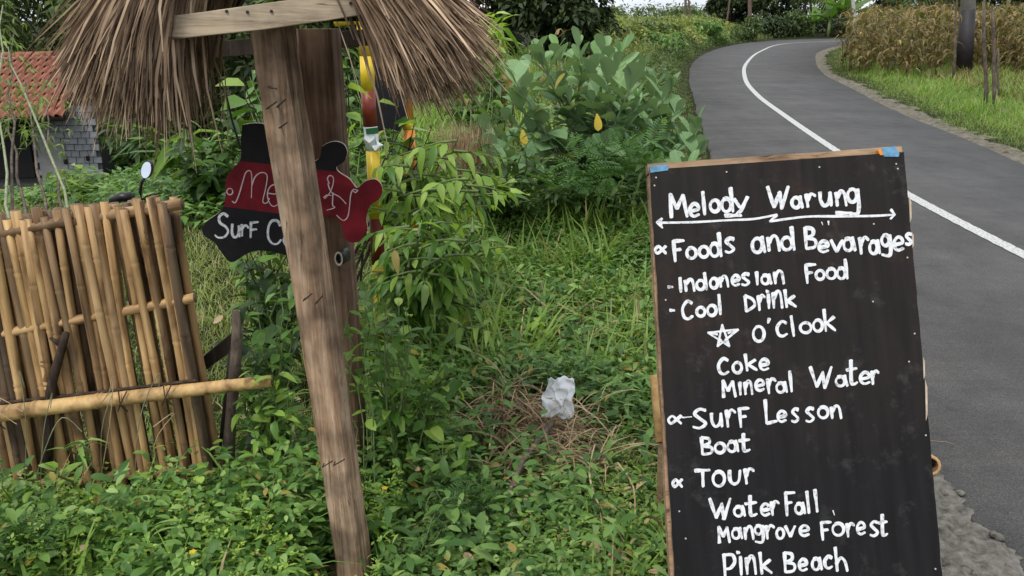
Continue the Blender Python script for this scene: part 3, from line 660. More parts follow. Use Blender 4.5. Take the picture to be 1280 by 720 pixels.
class Paint:
    """brush strokes laid as thin raised ribbons in a plane; to3(px,py) gives plane coordinates"""
    def __init__(s, to2): s.V = []; s.T = []; s.to2 = to2; s.k = 0
    def stroke(s, pts, w, vary=.22):
        P = np.array([s.to2(*p) for p in pts]); 
        if len(P) >= 4: P = smooth_line(P, 5)
        else:
            Q = [];
            for i in range(len(P)-1):
                for k in range(4): Q.append(P[i]+(P[i+1]-P[i])*k/4)
            Q.append(P[-1]); P = np.array(Q)
        d = np.gradient(P, axis=0); d /= (np.linalg.norm(d, axis=1)[:, None]+1e-9); nr = np.column_stack([-d[:, 1], d[:, 0]])
        n = len(P); ph = random.uniform(0, 6); tq = np.linspace(0, 1, n); hw = w*.73/2*(1.12-.34*tq**1.5)*(1+vary*.6*np.sin(tq*5+ph)+.07*np.sin(tq*17+ph*3))
        # round caps
        A = P+nr*hw[:, None]; Bq = P-nr*hw[:, None]
        s.k += 1; z = .0007+.00006*(s.k % 9)+np.arange(n)*.000012
        base = sum(len(v) for v in s.V); V = []; T = []
        cap0 = [(P[0]-d[0]*hw[0]*c+nr[0]*hw[0]*e) for c, e in ((.30, .85), (.45, 0), (.10, -.85))]
        cap1 = [(P[-1]+d[-1]*hw[-1]*c+nr[-1]*hw[-1]*e) for c, e in ((.2, .7), (.75, -.1), (.4, -.8))]
        for i in range(n): V += [(*A[i], z[i]), (*Bq[i], z[i])]
        for i in range(n-1): a = 2*i; T += [(a, a+1, a+3), (a, a+3, a+2)]
        k0 = len(V); V += [(*c, z[0]) for c in cap0]+[(*c, z[-1]) for c in cap1]
        T += [(0, k0, k0+1), (0, k0+1, 1), (1, k0+1, k0+2)]; e = 2*(n-1); T += [(e, k0+4, k0+3), (e, e+1, k0+4), (e+1, k0+5, k0+4)]
        s.V.append(np.array(V)); s.T += [(x+base, y+base, q+base) for x, y, q in T]
    def glyph(s, ch, x0, y0, x1, y1, w):
        for st in G[ch]: s.stroke([(x0+(x1-x0)*x, y0+(y1-y0)*y) for x, y in st], w)
def btop(px, py): u, v = bloc(bpt(px, py)); return (u, -v)
px2m = dT/FPX
A_ = (810, 220, 340/1280); B_ = (820, 310, 300/1280); C_ = (820, 430, 300/1280); D_ = (820, 570, .25)
LINES = [
 ('Melody Warung', A_, 6.2, [('M',100,84,184,196),('e',194,132,240,190),('l',248,74,278,182),('o',292,114,336,168),('d',346,56,402,168),('y',405,98,468,186),('-',362,176,438,196),
   ('W',562,50,662,156),('a',676,96,726,150),('r',740,84,786,146),('u',806,76,862,140),('n',882,72,934,140),('g',938,62,994,184),('-',884,168,960,182)]),
 ('', A_, 6.0, []),
 ('Foods and Bevarages', A_, 6.0, [('@',34,330,84,364),('F',114,304,168,402),('o',182,338,226,388),('o',240,332,284,382),('d',292,268,346,378),('s',364,294,406,360),
   ('a',490,286,550,360),('n',560,282,620,352),('d',628,240,690,348),('B',734,242,790,342),('e',800,308,848,358),('v',860,302,914,356),('a',920,288,974,352),('r',992,288,1036,366),('a',1042,302,1090,366),('g',1098,278,1144,378),('e',1154,288,1200,350),('s',1212,272,1240,322)]),
 ('Indonesian Food', B_, 5.4, [('-',64,200,88,216),('I',118,158,142,235),('n',152,168,206,230),('d',216,132,272,222),('o',288,162,328,214),('n',338,152,386,208),('e',402,146,444,200),('s',458,138,498,198),('I',526,128,550,196),('a',562,140,614,192),('n',628,122,682,190),
   ('F',792,88,850,188),('o',852,120,896,168),('o',910,110,958,164),('d',966,60,1022,164)]),
 ('Cool Drink', B_, 5.4, [('-',74,325,98,340),('C',138,284,194,378),('o',216,316,260,364),('o',274,306,320,360),('l',326,248,354,354),('D',468,256,528,338),('r',542,252,580,332),('i',590,246,610,322),('.',584,228,604,236),('n',620,230,674,320),('k',680,224,746,316)]),
 ("O'clook", B_, 5.0, [('o',518,418,576,498),("'",592,376,608,400),('C',642,392,698,470),('l',706,362,752,470),('o',768,398,826,452),('o',838,384,886,444),('k',888,328,956,444)]),
 ('Coke', C_, 5.2, [('C',330,78,386,160),('o',410,98,456,154),('k',468,54,538,142),('e',550,82,600,138)]),
 ('Mineral Water', C_, 5.2, [('M',352,194,424,284),('I',438,204,458,270),('n',470,198,514,268),('e',528,192,576,248),('r',590,184,638,264),('a',642,202,698,258),('l',702,144,736,254),
   ('W',822,122,938,238),('a',958,168,1020,224),('t',1014,86,1072,214),('e',1086,152,1140,212),('r',1146,142,1186,214)]),
 ('Surf Lesson', C_, 5.2, [('@',66,382,134,424),('s',198,348,270,448),('u',292,370,352,440),('r',370,350,422,442),('F',438,342,494,444),('L',576,298,644,430),('e',646,358,692,414),('s',724,346,760,414),('s',800,342,842,414),('o',864,336,916,394),('n',930,330,988,396)]),
 ('Boat', C_, 5.2, [('B',236,498,300,588),('o',314,528,366,580),('a',382,514,438,574),('t',440,478,500,570)]),
 ('Tour', D_, 5.4, [('@',84,116,130,154),('T',194,70,268,152),('o',284,78,342,150),('U',364,72,422,140),('r',440,62,488,138)]),
 ('Water Fall', D_, 5.2, [('W',268,212,374,318),('a',390,248,444,300),('t',444,198,504,296),('e',522,240,568,296),('r',572,226,614,296),('F',642,182,692,298),('a',696,232,744,288),('l',742,176,778,284),('l',782,168,820,278)]),
 ('Mangrove Forest', D_, 4.9, [('M',310,352,368,434),('a',380,358,430,412),('n',440,352,488,416),('g',494,348,538,434),('r',546,346,590,414),('o',602,362,638,412),('v',646,350,694,402),('e',716,348,764,398),('F',820,330,874,420),('o',882,336,938,396),('r',950,336,990,404),('e',1002,332,1044,390),('s',1070,328,1110,398),('t',1112,292,1156,396)]),
 ('Pink Beach', D_, 5.2, [('p',336,490,396,610),('i',412,502,436,594),('.',400,478,420,486),('n',448,500,500,590),('k',512,482,578,588),('B',636,482,694,580),('e',712,516,754,572),('a',780,506,828,568),('C',840,502,880,560),('h',888,456,956,574)]),
]
def finish_paint(pt, name, label, mat, parent, objfn):
    o = link(bpy.data.objects.new(name, mesh_np(name, np.concatenate(pt.V), np.array(pt.T), mat, False)), parent); o['label'] = label; objfn(o); return o
def on_board(o): o.matrix_local = Matrix.Translation(B0-mb_root.location) @ Rb.to_4x4()
for txt, (ox, oy, sc), w, gl in LINES:
    if not gl: continue
    words = txt.split(); wi = 0; cnt = 0; pt = None
    for gi, (ch, x0, y0, x1, y1) in enumerate(gl):
        if ch == '@' or (ch == '-' and gi == 0):
            pb = Paint(btop); pb.glyph(ch, ox+x0*sc, oy+y0*sc, ox+x1*sc, oy+y1*sc, w*px2m*.9); finish_paint(pb, 'bullet_mark', 'small white brush mark before "%s"' % txt, M['white_paint'], mb_root, on_board); continue
        if ch not in '-.':
            if pt is None: pt = Paint(btop)
            elif cnt == len(words[wi]):
                finish_paint(pt, 'lettering', 'white hand-painted word "%s"' % words[wi], M['white_paint'], mb_root, on_board); pt = Paint(btop); wi += 1; cnt = 0
            cnt += 1
        pt.glyph(ch, ox+x0*sc, oy+y0*sc, ox+x1*sc, oy+y1*sc, w*px2m)
    finish_paint(pt, 'lettering', 'white hand-painted word "%s"' % words[wi], M['white_paint'], mb_root, on_board)
def zl(o, pts): return [(o[0]+x*o[2], o[1]+y*o[2]) for x, y in pts]
pt = Paint(btop)
pt.stroke(zl(A_, [(44, 220), (200, 218), (380, 208), (500, 202), (606, 182)]), 4.0*px2m); pt.stroke(zl(A_, [(606, 184), (572, 214)]), 4.2*px2m)
pt.stroke(zl(A_, [(572, 214), (740, 192), (900, 190), (1060, 188), (1158, 182)]), 4.0*px2m)
pt.stroke(zl(A_, [(66, 200), (42, 218), (68, 244)]), 4.2*px2m); pt.stroke(zl(A_, [(58, 206), (62, 236)]), 4.6*px2m); pt.stroke(zl(A_, [(1142, 158), (1160, 182), (1140, 202)]), 4.2*px2m)
finish_paint(pt, 'painted_arrow', 'long white double arrow under the title', M['white_paint'], mb_root, on_board)
pt = Paint(btop); S5 = [(352, 408), (392, 524), (276, 452), (438, 434), (328, 526)]
for i in range(5): pt.stroke(zl(B_, [S5[i], S5[(i+1) % 5]]), 3.4*px2m)
for i in range(5):
    c_ = (355, 466); q = S5[i]; pt.stroke(zl(B_, [(c_[0]+(q[0]-c_[0])*.35, c_[1]+(q[1]-c_[1])*.35), (c_[0]+(q[0]-c_[0])*.85, c_[1]+(q[1]-c_[1])*.85)]), 3.2*px2m)
finish_paint(pt, 'painted_star', 'white five-pointed star', M['white_paint'], mb_root, on_board)
pt = Paint(btop); pt.stroke(zl(D_, [(884, 272), (892, 296)]), 1.6*px2m); pt.stroke(zl(A_, [(816, 216), (822, 230)]), 1.6*px2m); pt.stroke(zl(A_, [(848, 212), (850, 230)]), 2.6*px2m)
pt.stroke(zl(C_, [(140, 392), (190, 388)]), 2.0*px2m); finish_paint(pt, 'paint_drip', 'small stray drips of white paint', M['white_paint'], mb_root, on_board)

# ------------------------------------------------------------------ thatched sign shelter
shel = empty('thatched_sign_shelter', (-.48, 2.09, 0), 'small thatched roof on two leaning timber posts above the red and black sign', 'shelter')
def squared_post(name, ctr, w, d, mat, twist=0., parent=None, n=22, jit=.0025, bev=.006):
    """ctr: list of (Vector) centreline; rectangular section with chamfered, uneven edges"""
    q = MB(); rings = []
    C0 = [Vector(c) for c in ctr]
    cp, sp = math.cos(twist), math.sin(twist)
    for i in range(n+1):
        t = i/n*(len(C0)-1); k = min(int(t), len(C0)-2); p = C0[k].lerp(C0[k+1], t-k); ww = w*(1+random.uniform(-.012, .012)); e = bev*random.uniform(.6, 1.6)
        sec = [(-ww/2+e, -d/2), (0, -d/2-random.uniform(-.0006, .0012)), (ww/2-e, -d/2), (ww/2, -d/2+e), (ww/2, d/2-e), (ww/2-e, d/2), (-ww/2+e, d/2), (-ww/2, d/2-e), (-ww/2, -d/2+e)]
        rings.append([p+Vector((x*cp-y*sp+random.uniform(-jit, jit)*.3, x*sp+y*cp+random.uniform(-jit, jit)*.3, 0)) for x, y in sec])
    m_ = len(rings[0]); 
    for r_ in rings: q.v += [tuple(x) for x in r_]
    for i in range(n):
        for j in range(m_): q.f.append((i*m_+j, i*m_+(j+1) % m_, (i+1)*m_+(j+1) % m_, (i+1)*m_+j)); q.m.append(0)
    q.f.append(tuple(range(m_))[::-1]); q.f.append(tuple(n*m_+j for j in range(m_))); q.m += [0, 0]
    return q.build(name, [mat], parent)
YP = 2.06
tp = at_Y(339, 30, YP); tp2 = at_Y(374, 250, YP+.012); tp3 = at_Y(422, 560, YP+.02); bt = at_Y(446, 714, YP+.02); bt.z = -.05
squared_post('post', [bt, tp3, tp2, tp], .084, .075, M['post'], R(-17), shel)
YR = 2.62
r1_ = at_Y(398, 36, YR); r2_ = at_Y(440, 610, YR); r2b = r2_+(r2_-r1_)*.12
squared_post('post', [r2b, r2_, r1_], .108, .095, M['post2'], R(-8), shel)
# nails bent over in the front post
for (x, y, dx, dy) in [(335, 107, 11, 4), (333, 134, 13, -7), (346, 132, 11, -8), (349, 158, 10, -5), (379, 374, 11, -7), (394, 378, 9, -8), (403, 582, 13, -6), (417, 580, 14, -6)]:
    q = MB(); yy = YP-.050; a = at_Y(x, y+2, yy); b_ = at_Y(x+dx, y+dy, yy-.006); q.tube([a+Vector((0, .02, 0)), a, b_], .0019, 6); q.build('bent_nail', [M['iron']], shel)
def beam(name, pts4, Y, th, mat):
    q = MB(); q.prism([at_Y(px, py, Y) for px, py in pts4], Vector((0, th, 0))); return q.build(name, [mat], shel, bevel=.002)
beam('front_beam', [(176, 54), (250, 45.5), (330, 37), (400, 27), (470, 16), (470, -13), (400, -5), (330, 4), (260, 14), (191, 23)], 1.955, .04, M['beam'])
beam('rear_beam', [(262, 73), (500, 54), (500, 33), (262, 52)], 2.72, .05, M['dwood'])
for X0, X1, Y in ((178, 250, 1.945), (470, 360, 1.945)):
    q = MB(); a = at_Y(X0, 46 if X0 < 300 else 12, Y+.02); b_ = at_Y(X1, -78 if X0 < 300 else -115, Y+.02)
    d = (b_-a).normalized(); pr = Vector((-d.z, 0, d.x))*.021; q.prism([a+pr, a-pr, b_-pr, b_+pr], Vector((0, .035, 0))); q.build('rafter', [M['beam']], shel)
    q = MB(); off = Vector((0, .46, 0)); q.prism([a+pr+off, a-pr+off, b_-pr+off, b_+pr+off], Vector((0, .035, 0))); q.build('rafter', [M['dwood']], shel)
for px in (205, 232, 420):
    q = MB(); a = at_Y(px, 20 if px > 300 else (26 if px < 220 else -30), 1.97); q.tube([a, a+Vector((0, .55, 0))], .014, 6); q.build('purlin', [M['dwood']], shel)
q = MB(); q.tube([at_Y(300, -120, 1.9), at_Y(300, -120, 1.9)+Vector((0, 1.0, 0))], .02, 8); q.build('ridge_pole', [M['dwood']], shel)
# thatch: thousands of straws following drooping curves
def thatch(outer, inner, n, Y0, Y1, wid=.0030, seed=1):
    rg = np.random.default_rng(seed)
    def P3(pp): return np.array([at_Y(x, y, Y0) for x, y in pp])
    O_, I_ = P3(outer), P3(inner)
    s = rg.random(n)**.8; y = rg.random(n)**1.25*(Y1-Y0)
    K = 7; t = np.linspace(0, 1, K); st = rg.uniform(-.03, .35, n)*(rg.random(n) < .6); ln = rg.uniform(.84, 1.0, n)-.14*(rg.random(n) < .2)+.08*(rg.random(n) < .02)
    pts = []
    cl = rg.integers(0, 70, n); jx = rg.normal(0, .012, (n, 3))*(1+2.2*(rg.random(n) < .12))[:, None]+rg.normal(0, .022, (70, 3))[cl]; jx2 = rg.normal(0, .02, (n, 3))+rg.normal(0, .022, (70, 3))[cl]
    y = np.clip(y*.5+.5*(cl/70)*(Y1-Y0), 0, None)
    for k in range(K):
        tt = st+(ln-st)*t[k]
        B3 = lambda C_: ((1-tt)**2)[:, None]*C_[0]+(2*tt*(1-tt))[:, None]*C_[1]+(tt**2)[:, None]*C_[2]
        p = B3(O_)*(1-s[:, None])+B3(I_)*s[:, None]; p = p+np.column_stack([0*y, y, 0*y])+jx*tt[:, None]+jx2*(tt**3)[:, None]
        pts.append(p)
    pts = np.stack(pts, 1)                      # n,K,3
    a = rg.uniform(-.9, .9, n); wv = np.column_stack([np.cos(a), np.sin(a), 0*a])*wid*rg.uniform(.5, 1.35, n)[:, None]
    prof = np.array([.7, 1, 1, 1, .95, .8, .25]); V = np.stack([pts-wv[:, None]*prof[None, :, None], pts+wv[:, None]*prof[None, :, None]], 2).reshape(-1, 3)
    T = []
    for k in range(K-1): a = 2*k; T += [(a, a+1, a+3), (a, a+3, a+2)]
    T = (np.array(T)[None]+(np.arange(n)*2*K)[:, None, None]).reshape(-1, 3); return V, T
acc = Acc()
acc.add(*thatch([(290, -170), (128, -60), (75, 120)], [(330, -120), (172, -95), (180, 142)], 8000, 1.93, 2.14, seed=3))
acc.add(*thatch([(290, -180), (120, -60), (80, 116)], [(330, -120), (176, -60), (168, 138)], 9000, 1.98, 2.42, seed=4))
o = acc.build('left_thatch', M['thatch'], shel); 
acc = Acc()
acc.add(*thatch([(320, -190), (508, -62), (592, 74)], [(330, -125), (440, -60), (520, 118)], 8000, 1.93, 2.12, seed=5))
acc.add(*thatch([(320, -190), (503, -62), (576, 72)], [(330, -120), (440, -60), (512, 112)], 9000, 1.98, 2.6, seed=6))
o = acc.build('right_thatch', M['thatch'], shel)
# added opaque sheet under each slope, coloured dark as its shaded underside
for nm, C0 in (('shade_backing', [(325, -122), (205, -78), (178, 60)]), ('shade_backing', [(325, -122), (440, -50), (508, 78)])):
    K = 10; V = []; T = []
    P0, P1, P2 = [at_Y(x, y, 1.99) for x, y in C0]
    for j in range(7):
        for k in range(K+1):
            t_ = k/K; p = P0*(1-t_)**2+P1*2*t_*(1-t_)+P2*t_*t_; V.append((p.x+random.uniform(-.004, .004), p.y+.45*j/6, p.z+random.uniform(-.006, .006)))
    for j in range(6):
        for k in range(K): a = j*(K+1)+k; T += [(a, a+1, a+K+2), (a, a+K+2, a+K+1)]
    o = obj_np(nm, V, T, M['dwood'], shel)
for px, py, Y in ((309, 15, 1.952), (339, 14, 1.952), (438, 4, 1.952), (283, 14, 1.952)):
    q = MB(); c0 = at_Y(px, py, Y); q.tube([c0, c0+Vector((0, .01, 0))], .0035, 7); q.build('nail_head', [M['iron']], shel)
# hanging straws and cord
acc_s = [[(262, -4), (257, 60), (270, 80), (284, 130), (284, 186)], [(258, 40), (262, 70), (272, 90), (280, 150)], [(278, 72), (282, 110), (276, 150)], [(230, 60), (262, 120), (255, 148)], [(474, 18), (478, 60), (498, 90)], [(540, -4), (575, 20), (604, 34)], [(118, 30), (100, 70), (84, 100)]]
for k, c_ in enumerate(acc_s):
    q = MB(); Yk = [2.3, 2.32, 2.35, 2.2, 1.95, 1.94, 1.93][k]; q.tube([at_Y(x, y, Yk) for x, y in smooth_line(np.array(c_, float), 3)], .0016, 4); q.build('hanging_straw', [M['straw']], shel)

# ------------------------------------------------------------------ red and black shaped sign
PS = at_depth(380, 240, 2.42); NSg = Vector((.10, -1, .0)).normalized(); PS = Vector((PS.x, 2.50, PS.z))
def sp(px, py, lift=0): return on_plane(px, py, PS, NSg)+NSg*lift
sign = empty('shaped_sign', sp(380, 300), 'irregular red and black wooden sign hanging between the two posts', 'sign')
outl = [(303, 156), (318, 154), (333, 157), (342, 175), (352, 196), (372, 204), (392, 202), (400, 196), (403, 183), (417, 177), (429, 180), (434, 190), (430, 202), (421, 208), (423, 215), (437, 224), (446, 235), (456, 227), (468, 224), (476, 230), (478, 240), (473, 250), (463, 257), (458, 272), (459, 288), (450, 301), (439, 303), (431, 297), (426, 279), (414, 270), (400, 272), (385, 300), (372, 318), (362, 320), (347, 316), (323, 313), (307, 318), (295, 326), (287, 327), (278, 317), (268, 303), (255, 294), (253, 286), (258, 277), (272, 267), (280, 258), (282, 240), (283, 222), (292, 210), (301, 198), (301, 176)]
S_ = smooth_line(np.array(outl+[outl[0]], float), 3)[:-1]
def clip_y(poly, fn, keep):   # keep side of the line y = fn(x)
    out_ = []
    for i in range(len(poly)):
        a, b_ = poly[i], poly[(i+1) % len(poly)]; fa, fb = a[1]-fn(a[0]), b_[1]-fn(b_[0])
        if (fa >= 0) == keep: out_.append(tuple(a))
        if (fa >= 0) != (fb >= 0): t_ = fa/(fa-fb); out_.append((a[0]+(b_[0]-a[0])*t_, a[1]+(b_[1]-a[1])*t_))
    return out_
q = MB(); q.prism([sp(x, y) for x, y in S_], -NSg*.018, 0, 1); q.build('board', [M['red'], M['cream']], sign)
import mathutils.geometry as mg
def flatpoly(name, pts, lift, mat, parent, spf):
    P = [spf(x, y, lift) for x, y in pts]; tri = mg.tessellate_polygon([[Vector((x, y, 0)) for x, y in pts]])
    return obj_np(name, [tuple(p) for p in P], [tuple(t_) for t_ in tri], mat, parent, smooth=False)
top_line = lambda x: 201+ (x-300)*.11
bot_line = lambda x: 258+(x-280)*.13
flatpoly('black_upper_field', clip_y([tuple(p) for p in S_], top_line, False), .0012, M['black'], sign, sp)
left = [p for p in clip_y([tuple(p) for p in S_], bot_line, True)]
left = [p for p in left if p[0] < 400]
flatpoly('black_lower_field', left, .0012, M['black'], sign, sp)
E_ = (250, 150, 240/909)
def sto(px, py):
    p = sp(px, py); return (p-PS).dot(SU), p.z-PS.z
SU = Vector((NSg.y*-1, NSg.x, 0)).normalized()
Rs_ = Matrix((SU, Vector((0, 0, 1)), NSg)).transposed()
def on_sign(o): o.matrix_local = Matrix.Translation(PS-sign.location+NSg*.0014) @ Rs_.to_4x4()
spx = 2.42/FPX
pt = Paint(sto)
for st_ in ([(142+14*math.cos(a), 338+15*math.sin(a)) for a in [k*.7 for k in range(10)]],
            [(153, 384), (168, 390), (186, 350), (205, 285), (218, 248), (238, 240), (246, 270), (244, 368)],
            [(246, 310), (262, 268), (292, 248), (318, 262), (312, 320), (298, 384), (316, 392), (330, 370)],
            [(372, 300), (336, 312), (320, 346), (328, 388), (350, 408), (384, 388)], [(322, 346), (352, 350), (384, 342)],
            [(612, 300), (604, 276), (616, 262), (632, 274), (628, 312), (612, 348), (590, 372)], [(606, 300), (622, 340), (662, 364), (692, 396)], [(630, 344), (628, 400), (638, 414), (600, 426)], [(586, 366), (600, 354), (622, 356)],
            [(748, 334), (728, 328), (714, 352), (708, 410), (700, 456), (682, 474), (664, 466), (648, 450)], [(748, 334), (736, 344), (724, 334)]):
    pt.stroke(zl(E_, st_), 1.9*spx, .1)
finish_paint(pt, 'lettering', 'thin pale pink script reading "Me...dy"', M['pink'], sign, on_sign)
pt = Paint(sto)
for st_ in ([(132, 456), (112, 442), (92, 458), (96, 486), (122, 504), (134, 528), (116, 552), (88, 556), (72, 544)],
            [(154, 492), (152, 530), (162, 554), (180, 544), (186, 500)], [(186, 500), (188, 552)], [(198, 494), (200, 548)], [(199, 516), (210, 500), (222, 500), (230, 510)],
            [(242, 486), (240, 556)], [(240, 486), (276, 482)], [(240, 520), (268, 516)],
            [(380, 500), (368, 478), (340, 478), (324, 510), (324, 556), (344, 584), (368, 584), (384, 566)],
            [(424, 552), (404, 554), (398, 574), (410, 592), (428, 588)]):
    pt.stroke(zl(E_, st_), 4.4*spx, .12)
finish_paint(pt, 'lettering', 'thick white capitals reading "Surf Ca"', M['white_paint'], sign, on_sign)
q = MB(); q.tube([at_Y(281, 112, 2.52), at_Y(290, 150, 2.52), at_Y(301, 186, 2.51)], .0035, 6); q.build('hanging_wire', [M['blackplastic']], sign)
# short black tube hung on the rear post
q = MB(); c0 = at_Y(428, 317, 2.52); 
for rr, rq, mi, yo in ((.026, .019, 0, 0),):
    n = 18; k = len(q.v)
    for (r_, y_) in ((.023, 0), (.023, .05), (.016, .05), (.016, 0)):
        q.v += [(c0.x+math.cos(2*math.pi*j/n)*r_*.55+y_*.3, c0.y+y_-.06, c0.z+math.sin(2*math.pi*j/n)*r_) for j in range(n)]
    for a in range(4):
        for j in range(n): q.f.append((k+a*n+j, k+a*n+(j+1) % n, k+((a+1) % 4)*n+(j+1) % n, k+((a+1) % 4)*n+j)); q.m.append(1 if a == 3 else 0)
tag(q.build('black_ring', [M['blackplastic'], M['cream']], None, smooth=True), 'small black round ring with a pale rim fixed to the rear post', 'ring')

# ------------------------------------------------------------------ bamboo fence panel
FP = Vector((-1.42, 2.57, 0)); FN = Vector((.05, -1, .0)).normalized()
def fpt(px, py, lift=0): return on_plane(px, py, FP, FN)+FN*lift
fence = empty('bamboo_fence_panel', (-1.4, 2.57, 0), 'rustic fence panel of upright split bamboo canes behind the weeds', 'fence')
def cane(name, A, B2, r, parent, mat, axis_obj=True, taper=.92, nodes=3, n=10, bend=.0):
    """bamboo cane with swollen nodes, in its own local space (Z along the cane)"""
    A = Vector(A); B2 = Vector(B2); Ln = (B2-A).length; q = MB(); stt = []
    nz = sorted([(i+random.uniform(.25, .75))/nodes for i in range(nodes)])
    prof = [(0, 1)]
    for z in nz: prof += [(z-.016/Ln, .99), (z-.005/Ln, 1.11), (z+.001/Ln, .94), (z+.006/Ln, 1.09), (z+.018/Ln, .97)]
    prof += [(1, 1)]
    prof = [p for p in prof if 0 <= p[0] <= 1]; prof.sort()
    ph = random.uniform(0, 6); pts = [Vector((math.sin(z*3+ph)*bend, math.cos(z*2.3+ph)*bend, z*Ln)) for z, _ in prof]
    q.tube(pts, [r*f*(1-(1-taper)*z) for z, f in prof], n, 0, True, .02, 1)
    me = q.mesh(name, [mat, M['hollow']], smooth=True)
    o = bpy.data.objects.new(name, me); link(o, parent)
    o.matrix_local = Matrix.Translation(A-root_loc(parent)) @ (B2-A).to_track_quat('Z', 'Y').to_matrix().to_4x4(); return o
def topy(x): return 272-.118*max(x, 0)+random.uniform(-7, 7)
def slat(x, y, w, dark, lift, tw=0):
    k = .215-.03*(x/220)+tw
    yb = 632-.03*x+random.uniform(-8, 12); x1 = x+k*(430-y); xb = x1+(k-.045)*(yb-430)
    a = fpt(x, y, lift); b_ = fpt(xb, yb, lift+random.uniform(-.004, .004)); r = w/FPX*2.72/2
    cane('bamboo_slat', b_, a, r, fence, M['bamboo_dark' if dark else 'bamboo'], nodes=random.choice([3, 3, 4]), bend=random.uniform(.004, .014), taper=random.uniform(.85, 1.05))
front = [(x_+random.uniform(-2.5, 2.5), random.random() < .16) for x_ in np.arange(-50, 214, 10.4)]
for x, d in front: slat(x, topy(x)-2, random.uniform(9.5, 13.5), d, .022+random.uniform(-.002, .006), random.gauss(0, .014))
for x in np.arange(-45, 222, 8):
    x = x+random.uniform(-3, 3); slat(x, topy(x)+4, random.uniform(9.5, 12.5), random.random() < .75, -.022, random.gauss(0, .020))  # back layer mostly dark canes, so their colour carries the shade of the gaps
for a, b_, w in (((-70, 303), (230, 254), 14), ((-70, 428), (246, 369), 13), ((-60, 612), (262, 582), 14)):
    cane('rail', fpt(*a, .018), fpt(*b_, .018), w/FPX*2.7/2, fence, M['bamboo'], nodes=4, bend=.003, taper=1.0)
cane('long_pole', fpt(-90, 517, .085), fpt(347, 465, .085), .030, fence, M['bamboo_pale'], nodes=5, taper=.66, bend=.006, n=14)
q = MB(); q.tube([fpt(-80, 505, .055), fpt(120, 483, .055), fpt(252, 467, .055)], .0055, 6); q.build('pole_shadow_strip', [M['dstick']], fence)  # thin dark rod standing in for the shadow gap above the long pole
for px, py in ((20, 507), (168, 486), (222, 478)):   # ties
    q = MB(); 
    for s_ in (-1, 1):
        q.tube([fpt(px+s_*5, py-13, .10), fpt(px, py, .122), fpt(px-s_*6, py+12, .10)], .0022, 5)
    q.build('tie', [M['dstick']], fence)
# forked stick leaning in front
q = MB(); L1 = .06
q.tube([fpt(x, y, L1) for x, y in [(70, 570), (72, 520), (74, 480), (80, 452), (90, 420), (93, 408)]], [.016, .016, .015, .014, .013, .011], 8, jit=.15)
q.tube([fpt(x, y, L1) for x, y in [(87, 424), (80, 418), (73, 414)]], [.009, .007, .004], 6, jit=.1)
tag(q.build('forked_stick', [M['dstick']], None, smooth=True), 'dark forked branch stuck upright against the bamboo fence', 'stick')
# dark stake and brace right of the fence
st = empty('dark_stake', gat(287, 560), 'dark weathered stake with a diagonal brace between the fence and the post', 'stake')
q = MB(); q.tube([at_Y(x, y, 2.62) for x, y in [(284, 600), (287, 540), (293, 470), (297, 420), (294, 388)]], [.022, .021, .02, .018, .012], 8, jit=.15); q.build('upright', [M['stick']], st, True)
q = MB(); q.tube([at_Y(x, y, 2.66) for x, y in [(277, 560), (284, 500), (291, 440)]], .013, 6, jit=.1); q.build('upright', [M['dwood']], st, True)
q = MB(); q.prism([at_Y(x, y, 2.68) for x, y in [(254, 446), (294, 413), (301, 422), (300, 432), (258, 462)]], Vector((0, .03, 0))); q.build('brace', [M['dwood']], st)

# scooter mirror behind the fence
mir = empty('scooter_mirror', gat(150, 330), 'oval mirror on a curved black stem rising behind the bamboo fence', 'mirror')
YM = 3.05
q = MB(); q.tube([at_Y(x, y, YM) for x, y in [(181, 221), (177, 228), (175, 240), (178, 252), (186, 262), (188, 300), (160, 300), (120, 285)]], .006, 8); q.build('stem', [M['blackplastic']], mir, True)
for nm, sc_, mt, yo in (('housing', 1.12, 'blackplastic', .008), ('mirror_glass', 1.0, 'glass', 0)):
    c0 = at_Y(182.5, 212.5, YM); e_ = []
    tx = R(12)
    for k in range(24):
        a = 2*math.pi*k/24; x = math.cos(a)*.0175*sc_; z = math.sin(a)*.029*sc_; x, z = x*math.cos(tx)+z*math.sin(tx), -x*math.sin(tx)+z*math.cos(tx); e_.append(c0+Vector((x, yo+.3*z, z)))
    q = MB(); q.prism(e_, Vector((0, .012 if yo else .006, 0))); q.build(nm, [M[mt]], mir)
q = MB(); q.tube([at_Y(x, y, YM) for x, y in [(140, 252), (152, 246), (166, 247)]], .018, 8); q.build('handlebar_grip', [M['blackplastic']], mir, True)

# ------------------------------------------------------------------ striped pole frame, orange pole, black panel
YS = 3.95
def banded(name, bands, Y, r, label, cat):
    base = at_Y(bands[-1][1], bands[-1][2], Y); root = empty(name, (base.x, base.y, base.z), label, cat)
    for i in range(len(bands)-1):
        (mt, x0, y0), (_, x1, y1) = bands[i], bands[i+1]; q = MB(); q.tube([at_Y(x0, y0, Y), at_Y(x1, y1, Y)], r, 16); q.build(mt[1], [M[mt[0]]], root, True)
    return root
Yb, Rb2, Wb = ('yellow', 'yellow_band'), ('redband', 'red_band'), ('white', 'white_band')
pole = banded('striped_pole', [(Yb, 454, 24), (Yb, 458.5, 70), (Yb, 460, 113), (Rb2, 460, 113), (Rb2, 463, 158), (Wb, 463, 158), (Wb, 466, 188), (Yb, 466, 188), (Yb, 470, 272), (Rb2, 470, 272), (Rb2, 473, 330), (Yb, 473, 330), (Yb, 478, 480)], YS, .033, 'upright yellow, red and white banded pole with a yellow arm at the top', 'pole')
q = MB(); q.tube([at_Y(x, y, YS) for x, y in [(455, 26), (451, 23), (440, 22), (418, 25)]], .030, 14); q.build('top_arm', [M['yellow']], pole, True)
